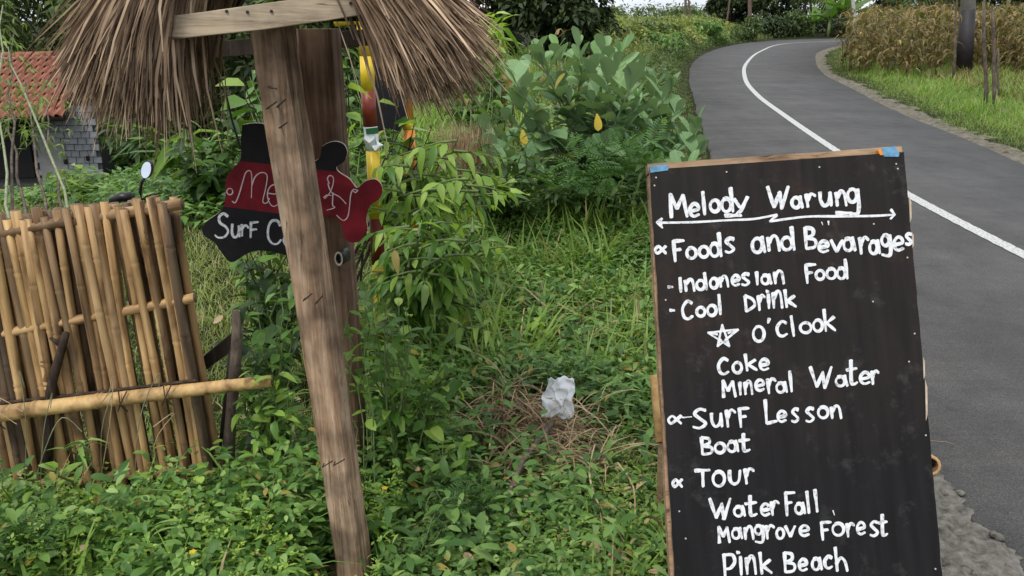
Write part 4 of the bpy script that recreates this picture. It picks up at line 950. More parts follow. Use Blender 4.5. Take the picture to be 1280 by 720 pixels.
q = MB(); P_ = [at_Y(x, y, YS-.036) for x, y in [(457, 161), (472, 159), (473, 167), (458, 168)]]; q.prism(P_, Vector((0, .004, 0))); q.build('green_sticker', [M['greenlab']], pole)
q = MB(); q.tube([at_Y(x, y, YS-.03) for x, y in [(455, 172), (462, 178), (468, 173), (474, 181), (468, 186)]], .016, 7, jit=.3); q.build('crumpled_wrap', [M['white']], pole)
banded('orange_pole', [(('orange', 'orange_band'), 503, 60), (('orange', 'orange_band'), 510, 150), (Yb, 510, 150), (Yb, 511, 162), (('orange', 'orange_band'), 511, 162), (('orange', 'orange_band'), 516, 290)], 4.3, .030, 'orange and yellow pole half hidden by leaves under the right thatch', 'pole')
q = MB(); c0 = [(466, 60), (503, 60), (507, 150), (500, 165), (486, 160), (470, 166)]; q.prism([at_Y(x, y, 4.25) for x, y in c0], Vector((0, .03, 0)))
tag(q.build('black_banner', [M['cloth']], None), 'plain black cloth banner hanging between the striped pole and the orange pole', 'banner')

# ------------------------------------------------------------------ block shed with a tiled roof
HY = 23.5
h0 = at_Y(118, 150, HY); h1 = at_Y(42, 150, HY); gz = tz((h0.x+h1.x)/2, HY)-.1
shed = empty('block_shed', (h1.x, HY, gz), 'small grey concrete-block shed with a red clay tile roof beyond the fence', 'shed')
X1 = h0.x; X0 = h1.x-4.5; XW = h1.x; topz = at_Y(60, 133, HY).z
q = MB(); q.box(((X0+X1)/2, HY+2.1, (gz+topz)/2), (X1-X0-.04, 4.0, topz-gz)); q.build('wall', [M['mortar']], shed)
wall = shed.children[0]
bm_ = MB(); bw, bh = .235, .175
bm_.box((0, 0, 0), (bw-.018, .05, bh-.018)); bme = bm_.mesh('block', [M['block']])
zrow = topz-bh/2; row = 0
while zrow > gz and row < 14:
    x = X1-bw/2-(bw/2 if row % 2 else 0)
    while x > XW-.2:
        o = bpy.data.objects.new('block', bme); link(o, wall); o.location = Vector((x+random.uniform(-.006, .006), HY+.085+random.uniform(-.012, .01), zrow+random.uniform(-.004, .004)))-shed.location; o.rotation_euler = (0, random.uniform(-.02, .02), random.uniform(-.03, .03)); x -= bw
    if row % 2: pass
    zrow -= bh; row += 1
q = MB(); zt = at_Y(60, 178, HY).z; q.box((XW+.33, HY+.07, (gz+zt)/2), (.75, .07, zt-gz)); q.build('rendered_lower_wall', [M['plaster']], wall)
for px, py in ((82, 202), (110, 198), (43, 205)):
    c0 = at_Y(px, py, HY+.04); q = MB(); q.box(c0, (.09, .05, .13)); q.build('vent_hole', [M['black']], wall)
q = MB(); c0 = at_Y(-40, 170, HY+.05); q.box(c0-Vector((.1, 0, .3)), (3.6, .1, 1.7)); q.build('shade_slab', [M['black']], wall)  # black slab put in for the shade left of the block wall
# roof: eave line toward viewer, ridge behind
eL, eR = at_Y(-60, 152, HY-.7), at_Y(79, 147, HY-.7); rL, rR = at_Y(-30, 72, HY+2.1), at_Y(100, 69, HY+2.1)
q = MB(); q.prism([eL, eR, rR, rL], Vector((0, .06, -.10))); roof = q.build('roof', [M['dwood']], shed)
q = MB(); bk = Vector((0, 2.6, -1.0)); q.prism([rL, rR, rR+bk, rL+bk], Vector((0, -.02, -.08))); q.build('rear_roof_slope', [M['tile']], roof)
ex = (eR-eL); ey = (rL-eL+rR-eR)/2; NR, NC = 9, 13
tw, tl_ = ex.length/NC, ey.length/NR; nrm = ex.cross(ey).normalized()
V = []; T = []
for j, yy in enumerate((0, 1)):
    for k in range(9):
        t_ = k/8; x = (t_-.02)*tw*1.06; z = .045*math.sin(t_*2*math.pi-.6)*(1)+.03
        V.append((x, yy*tl_*1.12, z+(.05 if yy == 0 else .0)))
for k in range(9): V.append((V[k][0], 0, V[k][2]-.035))
for k in range(8): T += [(k, k+1, 10+k), (k, 10+k, 9+k), (k, 18+k, 19+k), (k, 19+k, k+1)]
tme = mesh_np('roof_tile', np.array(V), np.array(T), M['tile'])
eu = ex.normalized(); ev = ey.normalized(); RT = Matrix((eu, ev, nrm)).transposed().to_4x4()
for i in range(NC):
    for j in range(NR):
        sh = (rL-eL)*(j/NR); p = eL+sh+(ex*(1-j/NR)+(rR-rL)*(j/NR))*(i/NC)+nrm*.02
        o = bpy.data.objects.new('roof_tile', tme); link(o, roof); o.matrix_local = Matrix.Translation(p-shed.location) @ RT @ Matrix.Rotation(random.uniform(-.03, .03), 4, 'X')
for k in range(9):
    p = rL.lerp(rR, (k+.5)/9); q = MB(); q.tube([p+Vector((-.2, 0, .02)), p+Vector((.24, 0, .05))], .10, 8); q.build('ridge_tile', [M['tile']], roof, True)
q = MB(); q.tube([rL.lerp(rR, .2)+Vector((0, -.16, -.04)), rR+Vector((0, -.16, -.04))], .035, 6, jit=.3); q.build('ridge_mortar', [M['plaster']], roof)

# small heap of clay tiles in the garden
c0 = gat(165, 208); hp = empty('clay_tile_heap', c0, 'low heap of broken orange clay tiles lying in the garden weeds', 'tiles')
for k in range(7):
    q = MB(); a = Euler((random.uniform(-.3, .3), random.uniform(-.3, .3), random.uniform(0, 3))).to_matrix(); q.box(c0+Vector((random.uniform(-.5, .5), random.uniform(-.2, .2), .12+.07*k)), (.75, .4, .06), a); q.build('clay_tile', [M['terra']], hp)

# ------------------------------------------------------------------ plants
def leaf_objs(name, tmpl, mat, root, P, Rm, S, stuffmat=None, limit=300):
    """nearest `limit` leaves become objects sharing a mesh, the others one joined part"""
    P = np.asarray(P); n = len(P); D = np.linalg.norm(P-np.array([0, 0, EYE]), axis=1)/np.asarray(S); order = np.argsort(D)
    mats = mat if isinstance(mat, list) else [mat]
    meshes = [mesh_np(name, tmpl[0], tmpl[1], mm) for mm in mats]
    rl = np.array(root.location)
    for c, i in enumerate(order[:limit]):
        o = bpy.data.objects.new(name, meshes[int(c*7919 % len(meshes))]); COL.objects.link(o); o.parent = root
        mt = Matrix(Rm[i].tolist()).to_4x4(); mt.translation = Vector((P[i]-rl).tolist()); s_q = float(S[i]); o.matrix_local = mt @ Matrix.Diagonal((s_q*random.uniform(.75, 1.15), s_q, s_q*random.uniform(.3, 2.2), 1))
    rest = order[limit:]
    if len(rest):
        V, T = instance(tmpl, P[rest], Rm[rest], np.asarray(S)[rest]); o = obj_np('small_foliage', V, T, mats[0], root); o['kind'] = 'stuff'
def stems_mesh(paths, r0, mat, root, name='stem', n=5):
    q = MB()
    for p in paths: q.tube(p, [r0*(1-.75*i/(len(p)-1)) for i in range(len(p))], n, cap=False)
    o = q.build(name, [mat], root, True); return o
def branch_path(b, top, sag=.0, K=6, wob=.02):
    b = np.array(b, float); top = np.array(top, float); P = []
    for i in range(K):
        t_ = i/(K-1); p = b+(top-b)*t_; p[2] += sag*math.sin(t_*math.pi)+0; p[:2] += rng.normal(0, wob, 2)*(t_ > 0); P.append(Vector(p.tolist()))
    return P
def shrub(name, label, cat, base, tips, tmpl, ls, mat, per=16, compound=0, group=None, r0=.008, el=(-.5, .7), start=.25, stemmat='stem', limit=300, dense=None, spread=.05):
    base = Vector(base); root = empty(name, base, label, cat, group); P = []; Rm = []; S = []; paths = []
    for tp_ in tips:
        b0 = base+Vector((random.uniform(-spread, spread), random.uniform(-spread, spread), -.02)); path = branch_path(b0, tp_, sag=.06*(Vector(tp_)-b0).length); paths.append(path)
        for k in range(per):
            t_ = start+(1-start)*(k+.5)/per; f = t_*(len(path)-1); i = min(int(f), len(path)-2); p = path[i].lerp(path[i+1], f-i)
            az = k*2.4+random.uniform(-.5, .5); e = random.uniform(*el)
            if compound:
                Lr = ls*compound*.42*(1-.25*t_); d = Vector((math.sin(az)*math.cos(e*.5+.3), math.cos(az)*math.cos(e*.5+.3), math.sin(e*.5+.3)))
                tip = p+d*Lr; tip.z -= Lr*.25; paths.append([p, p.lerp(tip, .5)+Vector((0, 0, .04*Lr)), tip])
                for c in range(compound):
                    u_ = (c//2+1)/(compound/2+.01); side = 1 if c % 2 else -1; pp = p.lerp(tip, min(1, u_)); a2 = az+side*random.uniform(.7, 1.1)*(1 if c < compound-1 else 0)
                    P.append(pp); Rm.append(rot_dir(np.array(a2), np.array(e*.4-random.uniform(0, .5)), np.array(random.uniform(-.4, .4)))); S.append(ls*random.uniform(.7, 1.1))
            else:
                P.append(p); Rm.append(rot_dir(np.array(az), np.array(e), np.array(random.uniform(-.5, .5)))); S.append(ls*random.uniform(.6, 1.15))
    stems_mesh(paths, r0, M[stemmat], root)
    mats = [M[x] for x in mat] if isinstance(mat, (list, tuple)) else M[mat]
    leaf_objs('leaf', tmpl, mats, root, np.array([list(p) for p in P]), np.array(Rm), np.array(S), limit=limit)
    return root
def tips_px(lst, Y, dY=.15):
    return [at_Y(x+random.uniform(-8, 8), y+random.uniform(-8, 8), Y+random.uniform(-dY, dY)) for x, y in lst]
def rnd_tips(x0, x1, y0, y1, n): return [(random.uniform(x0, x1), random.uniform(y0, y1)) for _ in range(n)]
# giant milkweed (the large pale-leaved bush by the road)
cb = gat(755, 268); cal = empty('milkweed_bush', cb, 'big bush with broad oval grey-green leaves left of the road bend', 'bush')
paths = []; P = []; Rm = []; S = []
tipl = [(668, 48), (728, 42), (775, 50), (882, 175), (875, 145), (840, 95), (605, 150), (608, 180), (645, 85), (655, 75), (640, 110), (700, 45), (712, 62), (690, 95), (670, 140), (740, 75), (752, 48), (765, 70), (742, 110), (790, 80), (805, 70), (830, 105), (850, 130), (845, 170), (815, 150), (780, 120), (720, 140), (690, 170), (640, 160), (625, 135), (618, 190), (860, 200), (760, 170), (820, 205), (660, 190), (790, 175), (735, 180), (710, 110), (770, 100), (865, 165), (630, 210), (800, 110), (675, 60), (820, 90)]
for k, (x, y) in enumerate(tipl):
    Y = cb.y+random.uniform(-.75, .55) - (.35 if y > 150 else 0); tp_ = at_Y(x, y+14, Y); b0 = cb+Vector((random.uniform(-.3, .3), random.uniform(-.25, .25), -.02)); path = branch_path(b0, tp_, .05, 7, .015); paths.append(path)
    az0 = random.uniform(0, 3)
    nl = 9
    for j in range(nl):
        t_ = .36+.62*j/(nl-1); f = t_*6; i = min(int(f), 5); p = path[i].lerp(path[i+1], f-i)
        for s_ in (0, math.pi):
            az = az0+j*math.pi/2+s_+random.uniform(-.25, .25); e = .1+1.15*(max(t_-.42, 0)/.58)**1.5+random.uniform(-.2, .2)
            P.append(list(p)); Rm.append(rot_dir(np.array(az), np.array(e), np.array(random.uniform(-.6, .6)))); S.append(.23*random.uniform(.6, 1.2)*(1-.3*(t_ > .93)))
stems_mesh(paths, .014, M['stem_pale'], cal)
leaf_objs('leaf', MILK, M['milk'], cal, P, np.array(Rm), np.array(S))
for x, y, s_ in ((746, 142, .12), (653, 162, .12)):
    me = mesh_np('leaf', MILK[0], MILK[1], M['milk_y']); o = bpy.data.objects.new('yellow_leaf', me); link(o, cal)
    p = at_Y(x, y, cb.y-.85); mt = Matrix(rot_dir(np.array(2.8), np.array(-1.2), np.array(.1)).tolist()).to_4x4(); mt.translation = p-cb; o.matrix_local = mt @ Matrix.Scale(s_, 4); o['label'] = 'yellowed drooping leaf'

# shrubs in the middle of the picture
def S_(*a, **k): return shrub(*a, **k)
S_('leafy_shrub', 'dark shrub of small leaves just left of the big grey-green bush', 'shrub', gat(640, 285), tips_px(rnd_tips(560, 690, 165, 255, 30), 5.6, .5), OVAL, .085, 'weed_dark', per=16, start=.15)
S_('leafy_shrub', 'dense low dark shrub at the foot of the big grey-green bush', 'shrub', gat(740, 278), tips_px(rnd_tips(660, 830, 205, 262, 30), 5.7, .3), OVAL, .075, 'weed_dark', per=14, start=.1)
S_('young_tree', 'bright yellow-green shrub of drooping leaflets right of the striped pole', 'shrub', gat(530, 340), tips_px([(522, 195), (520, 185), (548, 178), (560, 200), (585, 215), (530, 215), (500, 235), (555, 235), (505, 238), (520, 250), (575, 165), (600, 240), (490, 260), (545, 270)], 3.9, .3), BROADL, .10, ['bright', 'bright', 'bright', 'glossy'], per=8, compound=6, start=.35, stemmat='stem')
S_('leafy_shrub', 'mid-green leafy shrub below the bright drooping one, beside the rear post', 'shrub', gat(520, 420), tips_px(rnd_tips(465, 600, 260, 360, 20), 3.3, .25), BROADL, .09, ['glossy', 'weed', 'bright'], per=9, compound=5, start=.25)
S_('climbing_vine', 'glossy green vine with pointed oval leaves right of the rear post', 'vine', gat(500, 610), tips_px(rnd_tips(452, 585, 360, 570, 38), 2.75, .2), OVAL, .072, ['glossy', 'glossy', 'bright'], per=14, start=.1, r0=.005)
S_('leafy_shrub', 'low leafy plant with light leaves between the rear post and the dead branch', 'shrub', gat(560, 640), tips_px(rnd_tips(500, 610, 540, 640, 12), 2.55, .15), OVAL, .05, ['weed', 'glossy'], per=12, start=.2, r0=.004)
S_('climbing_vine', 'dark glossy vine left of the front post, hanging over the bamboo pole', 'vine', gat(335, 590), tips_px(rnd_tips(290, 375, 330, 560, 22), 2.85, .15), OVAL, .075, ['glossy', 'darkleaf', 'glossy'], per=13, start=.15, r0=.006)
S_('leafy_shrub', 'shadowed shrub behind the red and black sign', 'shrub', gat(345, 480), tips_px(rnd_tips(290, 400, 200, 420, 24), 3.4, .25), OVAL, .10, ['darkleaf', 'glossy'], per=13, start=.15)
S_('broad_leaved_tree', 'small tree with broad dark leaves behind the rear post', 'tree', gat(420, 420), tips_px([(360, 70), (385, 95), (350, 130), (428, 72), (430, 100), (400, 140), (430, 150), (310, 90), (320, 130), (300, 110), (345, 30), (422, 190)], 3.6, .2)+tips_px([(500, 165), (520, 175), (545, 155), (490, 200), (505, 120), (535, 150)], 4.15, .1), ROUND, .13, ['lobed', 'lobed', 'bright'], per=8, start=.45, el=(-.3, .5), r0=.009, stemmat='bark')
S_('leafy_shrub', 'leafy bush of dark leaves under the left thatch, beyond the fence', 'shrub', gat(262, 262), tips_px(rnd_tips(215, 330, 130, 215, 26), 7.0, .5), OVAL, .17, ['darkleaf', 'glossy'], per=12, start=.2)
S_('broad_leaved_plant', 'pale broad-leaved plant right above the scooter mirror', 'plant', gat(215, 235), tips_px([(195, 185), (205, 165), (215, 175), (230, 170), (240, 185), (220, 190), (250, 200), (208, 200)], 8.5, .3), LANCE, .45, ['bright', 'lobed'], per=8, start=.4)
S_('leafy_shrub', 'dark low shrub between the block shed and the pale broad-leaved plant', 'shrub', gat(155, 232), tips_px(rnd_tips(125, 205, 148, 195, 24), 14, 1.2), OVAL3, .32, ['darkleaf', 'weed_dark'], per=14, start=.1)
S_('leafy_shrub', 'bright green shrub in front of the block shed wall', 'shrub', gat(92, 262), tips_px(rnd_tips(62, 125, 208, 240, 20), 9.0, .5), OVAL3, .17, ['weed', 'bright'], per=12, start=.1)
S_('leafy_shrub', 'bright weedy clump between the shed wall and the mirror', 'shrub', gat(142, 262), tips_px(rnd_tips(112, 170, 222, 248, 18), 9.0, .5), LANCE, .24, ['bright', 'weed'], per=10, start=.1)
for (x0, x1, y0, y1, Y, bx, by, lb) in ((250, 300, 170, 215, 9, 275, 250, 'light green bush left of the black top of the sign'), (300, 420, 60, 160, 8, 360, 280, 'tall dark bush seen between the two timber posts'), (560, 640, 60, 130, 9.5, 600, 230, 'loose weedy bush under the tip of the right thatch'), (420, 520, 30, 150, 8.5, 470, 270, 'dense bush behind the striped pole')):
    S_('leafy_shrub', lb, 'shrub', gat(bx, by), tips_px(rnd_tips(x0, x1, y0, y1, 26), Y, .6), OVAL3, .20 if Y > 7 else .12, ['weed', 'weed_dark', 'glossy'], per=14, start=.15)
S_('leafy_shrub', 'yellow-green leafy bush at the right tip of the thatch, before the dark tree', 'shrub', gat(605, 150), tips_px(rnd_tips(583, 632, 10, 60, 22), 14, .6), LANCE, .38, ['bright', 'bright'], per=11, start=.35)
# dry twig plant and feathery plants
FL = None
def feather_t(n=11, w=.42):
    V = []; T = []
    V += [(-.006, 0, 0), (.006, 0, 0), (.0, 1, -.18)]; T.append((0, 1, 2))
    for i in range(n):
        t_ = (i+1)/(n+1); z = -.18*t_*t_; l = w*math.sin(math.pi*min(1, t_*.85+.15))**.7*.55
        for s_ in (-1, 1):
            k = len(V); V += [(0, t_-.03, z), (s_*l*.55, t_+.005, z+.02), (s_*l, t_+.07, z-.02), (s_*l*.5, t_+.055, z+.01)]; T += [(k, k+1, k+2), (k, k+2, k+3)]
    return np.array(V), np.array(T)
FEA = feather_t()
def fern(label, px, py, tl_, Y, s_, g='feathery weeds'):
    b0 = gat(px, py); return S_('feathery_plant', label, 'plant', b0, tips_px(tl_, Y, .1), FEA, s_, 'fern', per=9, start=.1, el=(-.2, .9), group=g, r0=.004)
fern('feathery plant right of the dark shrub, at the foot of the big bush', 735, 275, [(705, 195), (725, 200), (745, 210), (715, 225), (765, 190), (780, 205), (700, 240), (755, 225)], 4.9, .26)
fern('feathery plant above the grassy bank, left of the menu board', 792, 262, [(790, 205), (800, 180), (775, 180), (812, 190), (822, 200)], 5.1, .26)
fern('dark feathery weed low beside the front of the dead branch', 590, 655, [(550, 610), (575, 600), (600, 605), (620, 615), (560, 640), (590, 630)], 2.35, .11)
fern('feathery weed at the bottom left under the fence', 40, 690, [(10, 660), (30, 665), (50, 670), (20, 700), (60, 690)], 1.95, .10)
# bright single leaves standing out of the tangle
S_('leafy_sprout', 'pale green sprout of pointed leaves above the rubbish', 'plant', gat(590, 440), tips_px([(575, 408), (600, 406), (612, 412)], 3.1, .05), LANCE, .10, 'bright', per=5, start=.5)
S_('leafy_sprout', 'pale round-leaved sprout right of the dark shrub base', 'plant', gat(625, 262), tips_px([(617, 238), (632, 246)], 4.7, .05), ROUND, .13, 'bright', per=4, start=.5)
S_('leafy_sprout', 'three-leaved sprout on the dark patch of weeds', 'plant', gat(664, 428), tips_px([(668, 400)], 3.55, .02), OVAL, .07, 'bright', per=5, start=.75)
S_('leafy_sprout', 'broad-leaved sprout standing before the lowest canes of the fence', 'plant', gat(58, 640), tips_px([(50, 590), (68, 584), (62, 600), (45, 610)], 2.25, .05), OVAL, .065, ['bright', 'weed'], per=6, start=.4)
S_('leafy_sprout', 'tall thin sprout against the left part of the fence', 'plant', gat(88, 620), tips_px([(90, 552), (100, 545), (108, 548)], 2.35, .03), LANCE, .07, 'weed', per=4, start=.7)
S_('leafy_sprout', 'broad heart-leaved sprout against the right part of the fence', 'plant', gat(170, 640), tips_px([(190, 606), (150, 625), (205, 600)], 2.35, .04), ROUND, .07, 'lobed', per=4, start=.6)

S_('climbing_vine', 'bright spray of pointed leaves hanging over the end of the long bamboo pole', 'vine', gat(345, 600), tips_px([(318, 455), (335, 470), (352, 462), (362, 485), (340, 490), (300, 470), (322, 505), (350, 510), (305, 515)], 2.5, .04), OVAL, .062, ['glossy', 'bright', 'glossy'], per=8, start=.5, r0=.004)
S_('leafy_shrub', 'tall leafy weed growing between the fence and the front post', 'shrub', gat(320, 650), tips_px(rnd_tips(270, 385, 540, 620, 20), 2.35, .12), OVAL, .05, ['weed', 'bright', 'glossy'], per=11, start=.15, r0=.004)
S_('leafy_shrub', 'tall leafy weed against the lower left canes of the fence', 'shrub', gat(70, 665), tips_px(rnd_tips(0, 140, 585, 650, 18), 2.2, .1), OVAL, .05, ['weed', 'bright', 'weed'], per=10, start=.15, r0=.004)
S_('leafy_shrub', 'leafy weed at the foot of the fence, left of the dark stake', 'shrub', gat(215, 655), tips_px(rnd_tips(165, 262, 575, 640, 14), 2.25, .1), ROUND, .042, ['weed', 'bright'], per=10, start=.2, r0=.004)
S_('leafy_shrub', 'fine-leaved weed thicket right of the foot of the front post', 'shrub', gat(520, 700), tips_px(rnd_tips(470, 600, 610, 700, 22), 2.25, .12), OVAL, .036, ['weed', 'weed_dark'], per=12, start=.15, r0=.003)
S_('climbing_vine', 'vine stem with paired leaves crossing in front of the rear post', 'vine', gat(455, 640), tips_px([(440, 380), (446, 350), (450, 400), (436, 410), (452, 440), (458, 470)], 2.5, .02), OVAL, .06, ['glossy', 'bright'], per=7, start=.55, r0=.003)
for k in range(9):
    q = MB(); x0_ = random.uniform(10, 230); a_ = fpt(x0_, 610, .12); b_ = fpt(x0_+random.uniform(-40, 60), random.uniform(440, 500), .14); md = a_.lerp(b_, .6)+Vector((random.uniform(-.04, .04), -.02, .03)); e_ = b_+Vector((random.uniform(-.1, .1), 0, -.05)); q.tube([Vector(v_) for v_ in smooth_line(np.array([list(a_), list(md), list(b_), list(e_)]), 4)], .0014, 4)
    tag(q.build('dry_grass', [M['straw' if k % 2 else 'stem_pale']], None), 'thin dry grass stem arching across the lower canes of the fence', 'dry grass', 'thin grass stems crossing the fence')
# bamboo clump left of the shed
def bamboo_clump(base, tips, label):
    root = empty('bamboo_clump', base, label, 'bamboo'); P = []; Rm = []; S = []
    for k, tp_ in enumerate(tips):
        path = branch_path(base+Vector((random.uniform(-.5, .3), random.uniform(-.3, .3), 0)), tp_, .1, 8, .02); q = MB(); q.tube(path, [.014*(1-.6*i/7) for i in range(8)], 6, cap=False); q.build('culm', [M['stick' if k % 3 else 'stem_pale']], root, True)
        for j in range(26):
            t_ = random.uniform(.45, 1); f = t_*7; i = min(int(f), 6); p = path[i].lerp(path[i+1], f-i)+Vector((random.gauss(0, .16), random.gauss(0, .16), random.gauss(0, .10)))
            for c in range(3): P.append(list(p)); Rm.append(rot_dir(np.array(random.uniform(0, 6.3)), np.array(random.uniform(-.8, .4)), np.array(random.uniform(-.6, .6)))); S.append(random.uniform(.05, .11))
    leaf_objs('leaf', LANCE3, M['bambooleaf'], root, P, np.array(Rm), np.array(S), limit=300)
bamboo_clump(gat(30, 290), tips_px([(5, 60), (20, 45), (35, 90), (-10, 90), (12, 120), (50, 120), (8, 10)], 9.0, .4), 'clump of thin bamboo with feathery leaves in front of the shed')

# trees
def tree(name, label, base, H, rad, mat, nl=5000, ls=.25, trunk=.12, cat='tree', group=None, flat=1.0, tmpl=OVAL3, lumps=16, low=.3, squash=.75):
    base = Vector(base); root = empty(name, base, label, cat, group); q = MB(); top = base+Vector((random.uniform(-.1, .1)*H, 0, H*.72)); q.tube([base-Vector((0, 0, .1)), base.lerp(top, .4)+Vector((random.uniform(-.04, .04)*H, 0, 0)), top], [trunk, trunk*.7, trunk*.25], 8)
    C_ = []
    for k in range(lumps):
        a = random.uniform(0, 6.28); rr = rad*math.sqrt(random.random())*.85; z = random.uniform(low, .93)*H; f = 1-abs((z/H-.6))*.9; c = base+Vector((math.cos(a)*rr*f, math.sin(a)*rr*f*flat, z)); C_.append((c, rad*random.uniform(.22, .42)))
        if k % 2 == 0: q.tube([base.lerp(top, .35+.5*random.random()), c], [trunk*.35, trunk*.08], 5)
    q.build('trunk', [M['bark']], root, True)
    idx = rng.integers(0, lumps, nl); Cc = np.array([list(c) for c, _ in C_])[idx]; Rr = np.array([r_ for _, r_ in C_])[idx]
    d = rng.normal(0, 1, (nl, 3)); d /= np.linalg.norm(d, axis=1)[:, None]; rad_ = Rr*(rng.random(nl)**.45)*(1+.25*rng.normal(0, 1, nl)**2*.3)
    P = Cc+d*rad_[:, None]*np.array([1, 1, squash]); az = np.arctan2(d[:, 0], d[:, 1])+rng.normal(0, .8, nl); V, T = instance(tmpl, P, rot_dir(az, U(-.9, .5, nl), U(-.8, .8, nl)), ls*U(.6, 1.3, nl))
    o = obj_np('crown', V, T, M[mat] if isinstance(mat, str) else mat, root); o['kind'] = 'stuff'; return root
tree('broadleaf_tree', 'large dark round tree behind the big grey-green bush', (2.0, 31, 0), 4.2, 2.6, 'farleaf', 9000, .28, lumps=30, low=.1)
tree('broadleaf_tree', 'dark tree filling the gap above the right thatch', (-1.2, 34, 0), 4.5, 2.4, 'farleaf', 6000, .28, lumps=24, low=.1)
tree('broadleaf_tree', 'dense green tree behind the red tiled roof, far left', (-21, 33, -3.2), 8.5, 4.2, 'farmid', 9000, .4, lumps=34, low=.05, tmpl=LANCE3)
tree('broadleaf_tree', 'tall green tree just left of the thatch, behind the shed', (-15.5, 31, -3.2), 8, 3.8, 'farmid', 9000, .4, lumps=34, low=.05, tmpl=LANCE3)
tree('broadleaf_tree', 'green tree in the garden under the left thatch', (-10.5, 27, -3.1), 6.5, 3.4, 'farmid', 8000, .34, lumps=30, low=.05)
tree('broadleaf_tree', 'dark tree seen through the middle of the shelter', (-6, 24, -2.2), 5.5, 3.0, 'farleaf', 7000, .3, lumps=26, low=.05)
tree('broadleaf_tree', 'green tree behind the striped pole', (-3.6, 20, -.8), 4.2, 2.2, 'farmid', 7000, .26, lumps=26, low=.05)
for (px, Y, H, rad, mt, lb) in ((900, 96, 4.5, 3.2, 'farleaf', 'small dark tree where the sky meets the far field'), (950, 92, 9, 5, 'farleaf', 'dark tree right of the brown pole beyond the bend'), (1000, 98, 11, 6, 'farleaf', 'tall dark tree behind the banana plants'), (1075, 90, 10, 5, 'farleaf', 'dark tree right of the leaning white pole'), (1130, 84, 10, 5, 'farmid', 'mid-green tree behind the left end of the dry maize'), (1185, 80, 9, 5, 'farleaf', 'dark tree just left of the utility pole'), (1245, 78, 9, 5, 'farmid', 'green tree right of the utility pole'), (1310, 74, 9, 5, 'farmid', 'green tree at the far right edge')):
    p = at_Y(px, 200, Y); tree('broadleaf_tree', lb, (p.x, Y, 0), H, rad, mt, 6000, .5, .2, 'tree', 'trees beyond the bend', lumps=26, low=.03)
for k, (px, Y) in enumerate(((700, 120), (775, 150), (840, 165), (880, 140), (650, 110))):
    p = at_Y(px, 200, Y); tree('broadleaf_tree', ['low far tree on the horizon behind the dark round tree', 'low far tree on the horizon at the left end of the sky gap', 'low far tree on the horizon in the middle of the sky gap', 'low far tree on the horizon below the two thin poles', 'low far tree on the horizon behind the thatch tip'][k], (p.x, Y, 0), 2.6, 8, 'farmid', 2500, .7, .2, 'tree', 'trees on the horizon', lumps=16, low=.05)
for k, (px, Y, H, lb) in enumerate(((955, 70, 1.5, 'low round green bush at the far end of the road, left of the banana plants'), (978, 74, 2.0, 'taller green bush behind the far end of the road'), (1030, 76, 1.8, 'green bush under the banana plants'), (1063, 70, 1.6, 'green bush at the foot of the leaning white pole'))):
    p = at_Y(px, 200, Y); tree('roadside_bush', lb, (p.x, Y, 0), H, 1.8, 'farmid' if k % 2 else 'farleaf', 2200, .3, .06, 'bush', 'bushes at the end of the road', lumps=14, low=.05)
for k, (px, Y, dx, H, lb) in enumerate(((800, 40, 0, 1.5, 'round green bush in the crop left of the far road, nearest one'), (835, 46, 0, 1.3, 'low bush in the crop below the two thin poles'), (880, 52, 0, 1.5, 'bush in the crop at the left of the far road bend'), (915, 60, 0, 1.6, 'bush in the crop just before the brown pole'), (780, 34, 0, 1.2, 'low green bush beside the dark round tree'), (848, 34, 0, .9, 'low weedy bush at the left edge of the far road'))):
    p = at_Y(px, 200, Y); tree('roadside_bush', lb, (min(p.x, float(lx(Y))-1.6), Y, 0), H, 1.5, ['farmid', 'corn_green', 'weed'][k % 3], 2200, .22, .05, 'bush', 'bushes in the crop left of the far road', lumps=14, low=.05)
# palms and bananas
def frond_t(n=15):
    V = []; T = []
    for i in range(n):
        t_ = i/n; z = .35*math.sin(t_*2.2)-.75*t_*t_; l = .32*math.sin(math.pi*(t_*.8+.15))
        for s_ in (-1, 1):
            k = len(V); V += [(0, t_, z), (0, t_+.05, z), (s_*l, t_+.14, z-l*.9)]; T.append((k, k+1, k+2))
    for i in range(n):
        k = len(V); t_ = i/n; t2 = (i+1)/n; f = lambda q_: .35*math.sin(q_*2.2)-.75*q_*q_; V += [(-.012, t_, f(t_)), (.012, t_, f(t_)), (0, t2, f(t2))]; T.append((k, k+1, k+2))
    return np.array(V), np.array(T)
FR = frond_t()
def palm(px, Y, H, label, s_=3.2):
    p = at_Y(px, 200, Y); root = empty('palm_tree', (p.x, Y, 0), label, 'palm'); q = MB(); q.tube([Vector((p.x, Y, -.1)), Vector((p.x+.2, Y, H*.5)), Vector((p.x+.1, Y, H))], [.2, .14, .12], 8); q.build('trunk', [M['bark']], root, True)
    n = 18; me = mesh_np('frond', *FR, M['farmid'])
    for i in range(n):
        o = bpy.data.objects.new('frond', me); link(o, root); mt = Matrix(rot_dir(np.array(i*2.4), np.array(random.uniform(-.3, .9)), np.array(0.)).tolist()).to_4x4(); mt.translation = Vector((.1, 0, H)); o.matrix_local = mt @ Matrix.Scale(s_*random.uniform(.8, 1.1), 4)
palm(985, 80, 3.2, 'low palm with arching fronds left of the banana plants'); palm(1020, 84, 4.2, 'taller palm behind the banana plants'); palm(1120, 76, 3.6, 'palm with drooping fronds above the left of the maize'); palm(1155, 70, 3.4, 'palm with drooping fronds above the middle of the maize')
